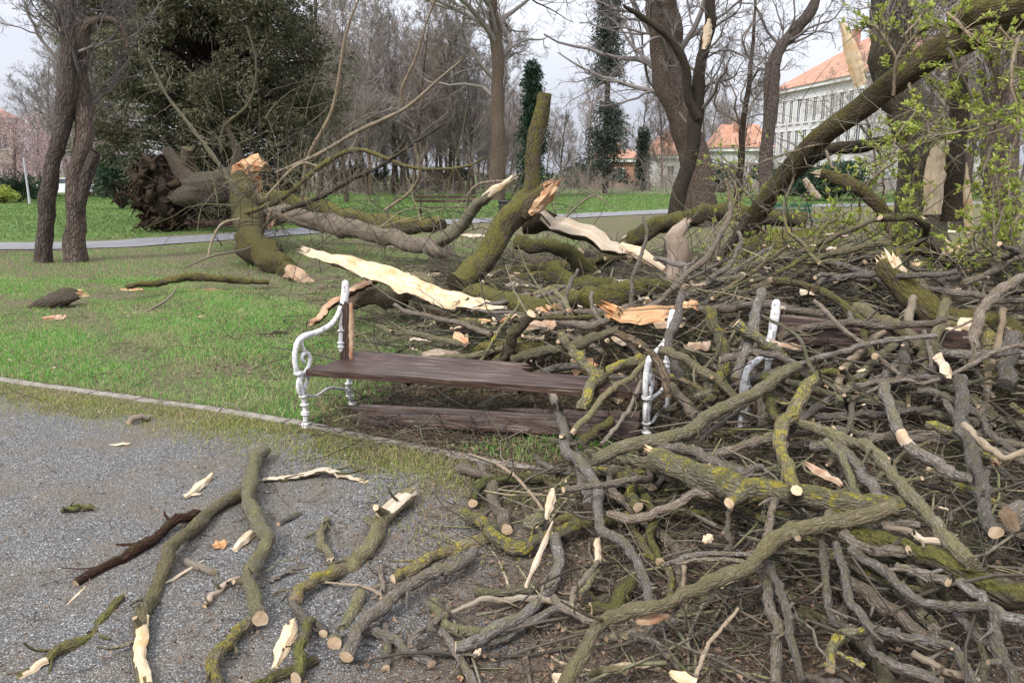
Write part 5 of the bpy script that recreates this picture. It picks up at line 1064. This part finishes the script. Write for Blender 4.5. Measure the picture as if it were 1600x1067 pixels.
# ------------------------------------------------------------ standing trees
def grow(P0, D0, ln, r0, seg, wan, up=0., tip=.3):
    n = len(P0); P = np.zeros((n, seg + 1, 3)); P[:, 0] = P0; d = D0 / np.linalg.norm(D0, axis=1)[:, None]
    for s in range(1, seg + 1):
        d = d + rng.normal(0, wan, (n, 3)) + np.array([0, 0, up]); d /= np.linalg.norm(d, axis=1)[:, None]; P[:, s] = P[:, s - 1] + d * (ln / seg)[:, None]
    return P, r0[:, None] * np.linspace(1, tip, seg + 1)[None]
def sprout(P, Rr, k, t0, ang, lf, rf, seg, wan, up, tip=.3, rmin=.003, lvar=.4):
    n, m = P.shape[:2]; t = rng.uniform(t0, 1, (n, k)) * (m - 1.001); i = t.astype(int); f = (t - i)[..., None]; a = np.arange(n)[:, None]
    base = P[a, i] * (1 - f) + P[a, i + 1] * f; T = P[a, i + 1] - P[a, i]; L0 = np.linalg.norm(np.diff(P, axis=1), axis=2).sum(1)[:, None] * np.ones((1, k))
    T /= np.linalg.norm(T, axis=2, keepdims=True) + 1e-9; rnd = rng.normal(0, 1, T.shape); rnd -= T * (rnd * T).sum(2, keepdims=True); rnd /= np.linalg.norm(rnd, axis=2, keepdims=True) + 1e-9
    D = T * math.cos(ang) + rnd * math.sin(ang); ln = L0 * lf * (1 - .45 * t / (m - 1)) * rng.uniform(1 - lvar, 1 + lvar, (n, k)); rr = np.maximum(np.minimum(Rr[a, i] * rf * rng.uniform(.45, 1.1, (n, k)), ln * .022), rmin)
    return grow(base.reshape(-1, 3), D.reshape(-1, 3), ln.ravel(), rr.ravel(), seg, wan, up, tip)
def bare_tree(name, label, base, hgt, r, mat='trunk', tw='twigdark', pts=None, first=.3, nl=12, n2=7, n3=7, n4=4, group=None, llen=.42, up=.06, twr=.012, lean=None, rad=None, fork=0, cat='bare tree', wan=.16, seed=None):
    """tapered trunk, limbs, branches and twigs; crown is one mesh"""
    base = np.asarray(base, float); root = empty(name, base, label, cat, group)
    if pts is None:
        pts = [base]; p = base.copy(); q = np.array([0, 0, 1.]) if lean is None else np.asarray(lean, float)
        for i in range(6): q = q + rng.normal(0, .06, 3) * [1, 1, 0]; p = p + q / np.linalg.norm(q) * hgt / 6; pts.append(p.copy())
    pts = np.asarray(pts, float); mb = MB(); pts[0][2] = min(pts[0][2], 0) - .12
    rads = rad if rad is not None else [r * 1.5, r * 1.1, r, r * .85, r * .65, r * .4, r * .15]
    t = tube(mb, pts, [v * .84 for v in rads], 16, .05, n=36, wander=.3); mb.build('trunk', mat, root)
    C = t['C'][None]; Rr = t['r'][None]; mb = MB()
    L0 = np.linalg.norm(np.diff(C[0], axis=0), axis=1).sum()
    A, a = sprout(C, Rr, nl, first, .9, llen, .55, 10, wan, up, .25, twr, .3); polytubes(mb, A, a, 6)
    B, b = sprout(A, a, n2, .15, .75, .5, .6, 7, wan * 1.2, up, .4, twr, .35); polytubes(mb, B, b, 4)
    Cc, c = sprout(B, b, n3, .15, .7, .5, .6, 5, wan * 1.2, up * .6, .5, twr * .8, .4); polytubes(mb, Cc, c, 3)
    if n4: Dd, d = sprout(Cc, c, n4, .1, .7, .55, .7, 3, .2, 0, .5, twr * .6, .4); polytubes(mb, Dd, d, 3)
    mb.build('crown', tw, root); return root
def gpt(px, py): return atz(px, py, 0.)
def chm(o): return [(c, []) for c in bpy.data.objects if c.parent == o]
# pair of trunks at the left
g = gpt(70, 408)
bare_tree('park_tree', 'slender bent standing trunk, left one of the joined pair at the left', g, 9, .17, 'trunk', pts=P_('68,408 72,345 82,280 96,220 110,150 116,95 112,40 105,-60 100,-200', 15), rad=[.22, .17, .17, .18, .2, .21, .2, .17, .1], first=.55, nl=10, llen=.3, twr=.006)
bare_tree('park_tree', 'standing trunk with a short dead stub, right one of the joined pair at the left', gpt(117, 403), 9, .2, 'trunk', pts=P_('116,405 117,350 122,290 131,235 132,180 124,120 126,60 122,0 130,-200', 15.1), rad=[.27, .22, .2, .19, .19, .2, .22, .19, .1], first=.5, nl=12, llen=.3, twr=.006)
pt = bpy.data.objects['park_tree.001']
mb = MB(); tube(mb, P_('122,330 132,290 140,262 150,238', 15), [.12, .12, .11, .09], 12, .08); mb.build('dead_stub', 'trunk', pt)
mb = MB(); tube(mb, P_('126,60 138,38 158,30 178,34 192,48 200,75', 15), [.09, .08, .075, .065, .05, .03], 10, .08); mb.build('arching_limb', 'trunk', pt)
# thin branches of a tree outside the left edge
t = bare_tree('park_tree', 'bare tree at the very left edge whose branches reach across the sky', gpt(-60, 400), 10, .16, 'trunk', lean=(.1, 0, 1), first=.25, nl=16, llen=.42, up=.05, twr=.006)
# the big conifer
def foliage(mb, C, Rc, n, s0, s1, asp, droop=-.1, flat=.8):
    """n leaf sprays spread through lobes at C with radii Rc (N,3)"""
    i = rng.integers(0, len(C), n); d = rdir(n); q = rng.uniform(.35, 1, n) ** .5
    P = C[i] + d * q[:, None] * Rc[i]; D = d + rng.normal(0, .6, (n, 3)) + [0, 0, droop]; s = rng.uniform(s0, s1, n); leaves(mb, P, D, rdir(n, flat), s, s * asp, .1)
yb = gpt(355, 345); yb = atd(350, 330, 29); yb[2] = 0
yw = empty('yew_tree', yb, 'huge dark evergreen conifer with a broad dense crown behind the fallen trunk', 'conifer')
mb = MB(); tube(mb, [yb, yb + [.1, 0, 3], yb + [0, .2, 7], yb + [.2, 0, 12]], [.55, .4, .3, .08], 14); mb.build('trunk', 'trunk', yw)
C = []; Rc = []
for i in range(800):
    z = rng.uniform(.4, 13); wmax = 4.4 * (1 - .16 * abs(z - 5.5) / 5.5) * (1 if z > 2.2 else .72) * (1 - sm(z, 9, 14) * .75); a = rng.uniform(0, 6.28); q = math.sqrt(rng.uniform(.12, 1)) * wmax * (1 + .16 * math.sin(3 * a + z * 1.3))
    C.append(yb + [q * math.cos(a), q * math.sin(a) * .8, z]); s = rng.uniform(.3, .9); Rc.append([s, s, s * .55])
C = np.array(C); Rc = np.array(Rc)
mb = MB(); B0 = np.repeat(yb[None] , len(C), 0); B0[:, 2] = np.maximum(C[:, 2] - 1.2, .3); mid = (B0 + C) / 2; mid[:, 2] += .3
polytubes(mb, np.stack([B0, mid, C], 1), np.array([[.07, .04, .015]]) * np.ones((len(C), 1)), 5); mb.build('branches', 'trunk', yw)
mb = MB(); foliage(mb, C, Rc * 1.12, 230000, .08, .22, .32, -.15); mb.build('crown', 'needle', yw, smooth=False)
mb = MB(); foliage(mb, C[(C[:, 2] > 3) & (C[:, 2] < 8)], Rc[(C[:, 2] > 3) & (C[:, 2] < 8)] * 1.1, 5500, .06, .14, .5, -.1); M['needlelight'] = leafm('yellowish needles', (.09, .105, .03), (.16, .18, .06), .2, nsc=.6, clump=.6); mb.build('young_foliage', 'needlelight', yw, smooth=False)
def bush(label, c, rx, rz, n, mat='bush', s=(.06, .16), name='evergreen_bush', cat='bush', group=None, m=30):
    c = np.asarray(c, float); rt = empty(name, c, label, cat, group); C = []; Rr = []
    for i in range(m): d = rdir(1)[0]; q = rng.uniform(.3, .9); C.append(c + [d[0] * q * rx, d[1] * q * rx * .7, rz * (.55 + .5 * d[2] * q) ]); w = rng.uniform(.18, .4) * min(rx, rz); Rr.append([w, w, w * .8])
    C = np.array(C); mb = MB(); polytubes(mb, np.stack([np.repeat(c[None], m, 0), (c + C) / 2, C], 1), np.array([[.04, .025, .01]]) * np.ones((m, 1)), 4); mb.build('stems', 'trunk', rt)
    mb = MB(); foliage(mb, C, np.array(Rr), n, s[0], s[1], .5); mb.build('foliage', mat, rt, smooth=False)
bush('dark green bush between the joined trunks and the root plate', gpt(190, 327), 1.7, 3.4, 14000)
bush('low dark bush at the left behind the joined trunks', gpt(30, 316), 1.6, 1.9, 5000)
bush('yellow green low bush at the far left edge', gpt(5, 318), 1., 1.2, 3000, 'leaf')
bush('dark bush right of the low yellow green one', gpt(52, 312), 1.3, 1.5, 3000)
# tall spruce with gaps
def spruce(label, b, h, w, levels, mat='needle2', n=26000, lo=.25, gap=None):
    rt = empty('spruce', b, label, 'conifer'); mb = MB(); tube(mb, [b, b + [0, 0, h * .5], b + [0, 0, h]], [.32, .22, .04], 10, .03); mb.build('trunk', 'trunk', rt); C = []; Rr = []; Bs = []
    for z in np.linspace(lo * h, h * .98, levels):
        if gap and gap[0] < z < gap[1]: continue
        L_ = w * (1.02 - z / h) ** .6 * rng.uniform(.6, 1.15)
        for k in range(8):
            a = rng.uniform(0, 6.28); l = L_ * rng.uniform(.4, 1); tip = b + [l * math.cos(a), l * math.sin(a), z - l * .35]; Bs.append([b + [0, 0, z], (b + [0, 0, z] + tip) / 2 + [0, 0, .1], tip])
            for q in (.45, .7, .95): C.append(b + [l * q * math.cos(a), l * q * math.sin(a), z - l * .35 * q - .3]); Rr.append([.55, .55, .5])
    mb = MB(); polytubes(mb, np.array(Bs), np.array([[.06, .04, .02]]) * np.ones((len(Bs), 1)), 4); mb.build('branches', 'trunk', rt)
    mb = MB(); foliage(mb, np.array(C), np.array(Rr), n, .14, .4, .3, -.6); mb.build('crown', mat, rt, smooth=False); return rt
b = gpt(945, 293); b = atd(945, 292, 70); b[2] = 0; spruce('tall ragged spruce with bare trunk between two dark masses, in the centre background', b, 24, 3.0, 34, gap=(8.2, 10.5), lo=.1, n=30000)
b = atd(832, 285, 62); b[2] = 0; spruce('short blue green conifer behind the tall bare tree', b, 10.5, 2., 22, 'bush', 16000, .05)
b = atd(1003, 285, 80); b[2] = 0; spruce('small dark conifer right of the tall spruce', b, 6.5, 1., 14, 'needle2', 6000, .1)
# big standing trunks
bare_tree('park_tree', 'tall pale grey bare tree in the middle background with upswept limbs', atd(775, 300, 52) * [1, 1, 0], 20, .5, 'trunk', pts=P_('776,305 776,230 773,160 776,100 770,40 765,-30 760,-160 755,-330', 52), rad=[.75, .58, .52, .5, .42, .3, .2, .08], first=.22, nl=22, llen=.4, n3=6, n4=4, up=.02, twr=.014, tw='twigdark')
bt = bare_tree('park_tree', 'massive old trunk leaning slightly, right of the centre background', atd(1088, 340, 26) * [1, 1, 0], 14, .8, 'trunk', pts=P_('1090,342 1086,290 1072,230 1058,160 1047,90 1040,20 1036,-60 1030,-250', 26), rad=[.82, .72, .64, .6, .6, .62, .56, .3], first=.45, nl=18, llen=.5, n3=6, n4=4, up=.0, twr=.009)
dk = bare_tree('park_tree', 'thin dark trunk with a pale torn scar, in front of the massive old trunk', atd(1046, 348, 15) * [1, 1, 0], 7, .2, 'dark', pts=P_('1046,362 1056,320 1072,270 1084,225 1088,180 1092,130 1098,90 1108,50 1112,0 1110,-100', 15, 14.5), rad=[.2, .17, .16, .16, .17, .15, .13, .12, .1, .06], first=.3, nl=12, llen=.3, n4=3, twr=.005, wan=.28)
mb = MB(); slab(mb, P_('1100,78 1104,62 1106,45 1108,30', 14.4), rpx([3, 6, 6, 2], 14.4), .04, 3); mb.build('torn_scar', 'pale', dk, smooth=False)
mb = MB(); tube(mb, P_('1090,185 1075,150 1072,110 1060,80 1035,50 1000,25 975,10', 14.7, 14), [.09, .085, .08, .075, .06, .05, .03], 10); mb.build('arching_limb', 'dark', dk)
bare_tree('park_tree', 'bare tree with two upcurving forks in front of the white building', atd(1202, 318, 26) * [1, 1, 0], 9, .3, 'trunk', pts=P_('1200,325 1200,280 1202,230 1208,170 1212,115 1222,80 1245,50 1268,15 1285,-30', 26), rad=[.36, .28, .26, .27, .3, .24, .22, .2, .1], first=.4, nl=12, llen=.4, n3=6, n4=3, twr=.008, wan=.26)
bare_tree('park_tree', 'thin leaning bare tree left of the white building', atd(1150, 300, 30) * [1, 1, 0], 9, .14, 'dark', pts=P_('1150,312 1158,260 1160,200 1170,140 1175,80 1180,20 1182,-60', 30), first=.3, nl=14, llen=.35, n4=3, twr=.008, wan=.3)
bare_tree('park_tree', 'broad dark trunk standing behind the fresh leaves, right of the white building', atd(1440, 345, 15) * [1, 1, 0], 9, .45, 'trunkmoss', pts=P_('1448,360 1440,290 1425,210 1405,130 1395,60 1395,0 1398,-120', 15), rad=[.6, .52, .5, .46, .42, .4, .3], first=.5, nl=14, llen=.4, n4=3, twr=.007)
bare_tree('park_tree', 'grey trunk at the right edge behind the fresh leaves', atd(1560, 380, 12) * [1, 1, 0], 9, .3, 'trunk', pts=P_('1556,390 1558,320 1560,240 1562,160 1568,60 1575,-60', 12), rad=[.34, .27, .25, .24, .22, .2], first=.5, nl=10, llen=.4, n4=3, twr=.006)
bare_tree('park_tree', 'slim straight trunk at the right, left of the grey edge trunk', atd(1505, 330, 24) * [1, 1, 0], 11, .2, 'trunk', pts=P_('1500,330 1502,250 1498,150 1492,60 1490,-60', 24), rad=[.26, .22, .2, .18, .1], first=.4, nl=14, llen=.35, n4=3, twr=.009)
# far wood: a few kinds, then copies
FW = 'bare trees of the far wood'
kinds = [bare_tree('far_tree', 'bare leafless tree in the brownish wood at the far side of the park', (0, 0, 0), h, r, 'trunk', tw, first=.14, nl=26, n2=8, n3=7, n4=4, group=FW, llen=l, up=u, twr=.018)
         for h, r, tw, l, u in ((15, .17, 'twighazed', .42, .08), (16, .2, 'twigdark', .36, .12), (13, .13, 'twighazed', .5, .05), (17, .2, 'twigdark', .32, .15))]
kk = [chm(o) for o in kinds]; fst = [True] * 4
def far(px, Z, s, j):
    p = atd(px, 285, Z); p[2] = 0
    if fst[j]: o = kinds[j]; fst[j] = False; o.location = p
    else: o = dup(kinds[j], kk[j], p, (0, 0, float(rng.uniform(0, 6.28))))
    o.scale = (s, s, s * rng.uniform(.9, 1.1)); return o
for i in range(46): px = 470 + 345 * (i + rng.uniform(-.4, .4)) / 46; far(px, rng.uniform(62, 96), rng.uniform(.72, .98) * (1 if px < 720 else .85), i % 4)
for i in range(16): far(850 + 340 * (i + rng.uniform(-.4, .4)) / 16, rng.uniform(88, 125), rng.uniform(.6, 1.0), i % 4)
for i in range(10): far(75 + 125 * (i + rng.uniform(-.4, .4)) / 10, rng.uniform(62, 100), rng.uniform(.6, 1.0), i % 4)
for i in range(15): far(1330 + 290 * (i + rng.uniform(-.4, .4)) / 15, rng.uniform(45, 100), rng.uniform(.7, 1.2), i % 4)
for px in (500, 540): o = far(px, rng.uniform(44, 58), rng.uniform(.8, 1.05), int(rng.integers(4)))
# undergrowth hedge far behind
mb = MB(); n = 5200; px = rng.uniform(-60, 1660, n); Z = rng.uniform(62, 105, n); P0 = np.stack([(px - CX) / F * Z, Z, np.zeros(n)], -1)
Pq, rq = grow(P0, rdir(n, 1.8), rng.uniform(.8, 3.4, n) * (1 + .5 * np.sin(px * .05)), np.full(n, .022), 5, .25, 0); polytubes(mb, Pq, rq, 3)
Pq, rq = sprout(Pq, rq, 5, .2, .7, .5, .7, 3, .2, .05, .5, .012); polytubes(mb, Pq, rq, 3)
tag(mb.build('undergrowth', 'twighazed'), 'brown leafless undergrowth along the far edge of the lawn', 'undergrowth', None, 'stuff')
for px, Z, w, h, lab in ((900, 95, 5, 3, 'far evergreen shrub left of the red wall'), (1250, 62, 4, 2.6, 'dark hedge shrub below the white building'), (1130, 74, 3.2, 2.6, 'far green shrub below the low white wing'), (1300, 50, 3, 2.4, 'dark green shrub behind the huge leaning limb'), (700, 88, 5, 2.4, 'dark shrub deep in the far wood'), (560, 80, 4, 2.6, 'dark shrub at the left of the far wood')):
    b = atd(px, 280, Z); b[2] = 0; bush(lab, b, w, h, 7000, s=(.12, .35), m=24)
def blossom(label, px, Z, h):
    b = atd(px, 290, Z); b[2] = 0; t = bare_tree('blossom_tree', label, b, h, .14, 'trunk', 'twighazed', first=.2, nl=12, n2=6, n3=5, n4=0, llen=.5, twr=.012, cat='blossom tree')
    C = b + np.stack([rng.normal(0, h * .2, 60), rng.normal(0, h * .2, 60), rng.uniform(h * .35, h * .95, 60)], -1); mb = MB(); foliage(mb, C, np.full((60, 3), h * .12), 7000, .05, .12, .8, 0); mb.build('blossom', 'blossom', t, smooth=False)
blossom('pinkish blossoming tree at the left before the house', 22, 48, 5.5); blossom('second pinkish tree, beside the thin pale post', 62, 55, 4.6); blossom('faint pinkish tree seen between the joined trunks', 165, 58, 4.4)

# ------------------------------------------------------------ buildings
def gbox(mb, o, u, v, x0, x1, y0, y1, z0, z1):
    P = [[o[0] + u[0] * x + v[0] * y, o[1] + u[1] * x + v[1] * y, z] for x in (x0, x1) for y in (y0, y1) for z in (z0, z1)]
    mb.add(P, np.array([[0, 1, 3, 2], [4, 6, 7, 5], [0, 4, 5, 1], [2, 3, 7, 6], [0, 2, 6, 4], [1, 5, 7, 3]]))
def house(name, label, a, b, depth, zr, ze, ztop, wallm, rows, wfac=.5, hip=4., cat='building', arch=False):
    """wall from a to b (camera side on the left when walking a->b), windows on that wall and on the end at a"""
    a = np.asarray(a, float); b = np.asarray(b, float); Lw = np.linalg.norm(b - a); u = (b - a) / Lw; v = np.array([-u[1], u[0]]); rt = empty(name, (a[0], a[1], 0), label, cat)
    mb = MB(); gbox(mb, a, u, v, 0, Lw, 0, depth, zr, ze); mb.build('wall', wallm, rt, smooth=False)
    mb = MB(); gbox(mb, a, u, v, -.45, Lw + .45, -.45, depth + .45, ze + .003, ze + .45); mb.build('cornice', 'frame', rt, smooth=False)
    e = .6; q = [(-e, -e), (Lw + e, -e), (Lw + e, depth + e), (-e, depth + e)]; P = [[a[0] + u[0] * x + v[0] * y, a[1] + u[1] * x + v[1] * y, ze + .455] for x, y in q]
    for x in (hip, Lw - hip): P.append([a[0] + u[0] * x + v[0] * depth / 2, a[1] + u[1] * x + v[1] * depth / 2, ztop])
    mb = MB(); mb.add(P, [np.array([[0, 1, 5, 4], [2, 3, 4, 5]]), np.array([[1, 2, 5], [3, 0, 4]])]); mb.add(np.array(P[:4]), np.array([[3, 2, 1, 0]])); rf = mb.build('roof', 'roof', rt, smooth=False)
    x = Lw * .4; mb = MB(); gbox(mb, a, u, v, x, x + .9, depth * .3, depth * .3 + .7, ze + 1, ztop + .7); mb.build('chimney', 'brick', rf, smooth=False)
    for face in (0, 1):
        LL = Lw if face == 0 else depth; uu, vv = (u, v) if face == 0 else (v, u)
        for (z0, z1, sp_) in rows:
            n = max(1, int(LL / sp_)); 
            for i in range(n):
                c = (i + .5) * LL / n; w = sp_ * wfac / 2; mb = MB()
                gbox(mb, a, uu, vv, c - w - .12, c - w, -.09, .02, z0, z1); gbox(mb, a, uu, vv, c + w, c + w + .12, -.09, .02, z0, z1); gbox(mb, a, uu, vv, c - w - .2, c + w + .2, -.16, .02, z1 + .003, z1 + .18); gbox(mb, a, uu, vv, c - w - .2, c + w + .2, -.16, .02, z0 - .15, z0 - .003); gbox(mb, a, uu, vv, c - .04, c + .04, -.06, .02, z0, z1)
                wn = mb.build('window', 'frame', rt, smooth=False); mb = MB(); gbox(mb, a, uu, vv, c - w, c + w, -.03, .01, z0, z1); mb.build('pane', 'glass', wn, smooth=False)
    return rt
def xz(px, Z): return np.array([(px - CX) / F * Z, Z])
house('town_building', 'large white building with rows of tall windows and an orange hipped roof, at the right', xz(1192, 106), xz(1345, 84), 16, 0, 12.2, 18.5, 'white', ((8.2, 11., 1.75), (4.4, 7.2, 1.75), (1., 3.2, 1.75)), .42, 7)
house('town_building', 'low white building with an orange tiled roof, between the old trunk and the white building', xz(1096, 100), xz(1190, 98), 8, 0, 4.6, 8.2, 'white', ((1.6, 3.1, 2.6),), .35, 1.5)
house('town_building', 'beige house with an orange roof at the far left', xz(-80, 84), xz(52, 90), 9, 0, 7.6, 10.4, 'beige', ((4.6, 6.2, 2.4), (1.4, 3, 2.4)), .4, 2.)
house('town_building', 'reddish brown shed behind the tall spruce', xz(925, 96), xz(1000, 96), 6, 0, 3.2, 4.8, 'brick', ((1.2, 2.3, 3.2),), .3, 1.2)
house('town_building', 'pale house far behind the spruce, orange roof half hidden', xz(1015, 112), xz(1068, 112), 8, 0, 4., 7.4, 'white', ((1.5, 2.9, 2.8),), .35, 1.5)

# ------------------------------------------------------------ far benches, bin, pole, car
def far_bench(label, c, yaw, slat, ln=1.9):
    rt = empty('park_bench', c, label, 'bench'); ca, sa = math.cos(yaw), math.sin(yaw)
    def q(x, y, z): return np.array([c[0] + x * ca - y * sa, c[1] + x * sa + y * ca, c[2] + z])
    for z, y, w in ((.44, -.1, .1), (.44, .05, .1), (.44, .2, .1)): mb = MB(); box(mb, q(0, y, z), ln, w, .035, yaw); mb.build('seat_plank', slat, rt, smooth=False)
    for z in (.68, .84): mb = MB(); box(mb, q(0, .31, z), ln, .035, .11, yaw); mb.build('backrest_plank', slat, rt, smooth=False)
    for x in (-ln * .38, ln * .38):
        mb = MB(); tube(mb, [q(x, -.15, 0), q(x, -.15, .2), q(x, -.15, .42)], [.035] * 3, 8, 0, n=4); tube(mb, [q(x, .25, 0), q(x, .25, .42), q(x, .33, .9)], [.03] * 3, 8, 0, n=8); tube(mb, [q(x, -.17, .41), q(x, .05, .41), q(x, .27, .41)], [.02] * 3, 8, 0, n=4); mb.build('leg_frame', 'iron', rt)
far_bench('dark distant bench on the lawn seen over the far logs', atd(694, 333, 30) * [1, 1, 0], .02, 'plank', 2.5)
far_bench('dark green bench by the path behind the huge leaning limb', atd(1236, 322, 22) * [1, 1, 0], .1, 'greenp', 1.6)
c = atd(792, 330, 27) * [1, 1, 0]; tb = empty('litter_bin', c, 'dark litter bin on the lawn left of the upright mossy fork', 'litter bin')
mb = MB(); tube(mb, [c + [0, 0, .06], c + [0, 0, .3], c + [0, 0, .75]], [.27, .29, .3], 20, .0, n=8); mb.build('bin_body', 'iron', tb)
mb = MB(); tube(mb, [c + [0, 0, .75], c + [0, 0, .78], c + [0, 0, .82], c + [0, 0, .84]], [.32, .33, .33, .25], 20, 0, n=6); mb.build('rim', 'iron', tb)
mb = MB(); tube(mb, [c, c + [0, 0, .03], c + [0, 0, .07]], [.12, .12, .1], 12, 0, n=4); mb.build('foot', 'iron', tb)
c = atd(44, 300, 45) * [1, 1, 0]; lp = empty('lamp_post', c, 'thin pale post at the left in front of the pinkish trees', 'post')
mb = MB(); tube(mb, [c, c + [0, 0, 1], c + [0, 0, 2.6]], [.08, .055, .045], 10, 0, n=6); mb.build('pole', 'pole', lp)
mb = MB(); tube(mb, [c + [0, 0, 2.6], c + [0, 0, 2.63], c + [0, 0, 2.68]], [.055, .06, .01], 10, 0, n=5); mb.build('cap', 'pole', lp)
c = atd(98, 293, 60) * [1, 1, 0]; cr_ = empty('parked_car', c, 'white and blue car parked far away between the joined trunks', 'car')
prof = np.array([[-2., .3], [-2.05, .75], [-1.9, .9], [-1.2, 1.0], [-.65, 1.42], [.9, 1.45], [1.6, 1.0], [2.05, .9], [2.1, .35]])
def ext(mb, pr, y0, y1): n = len(pr); V = [[c[0] + x, c[1] + y, z] for y in (y0, y1) for x, z in pr]; mb.add(V, [np.array([[i, (i + 1) % n, n + (i + 1) % n, n + i] for i in range(n)]), np.array([list(range(n))[::-1]]), np.array([[n + i for i in range(n)]])])
mb = MB(); ext(mb, prof, -.85, .85); mb.build('body', 'car', cr_, smooth=False)
mb = MB(); ext(mb, np.array([[-1.1, 1.02], [-.6, 1.36], [.85, 1.38], [1.4, 1.02]]), -.86, .86); mb.build('side_window', 'glass', cr_, smooth=False)
for x in (-1.3, 1.35):
    for y in (-.87, .7): mb = MB(); tube(mb, [c + [x, y, .32], c + [x, y + .1, .32], c + [x, y + .18, .32]], [.32, .32, .32], 16, 0, n=4); mb.build('wheel', 'tyre', cr_)
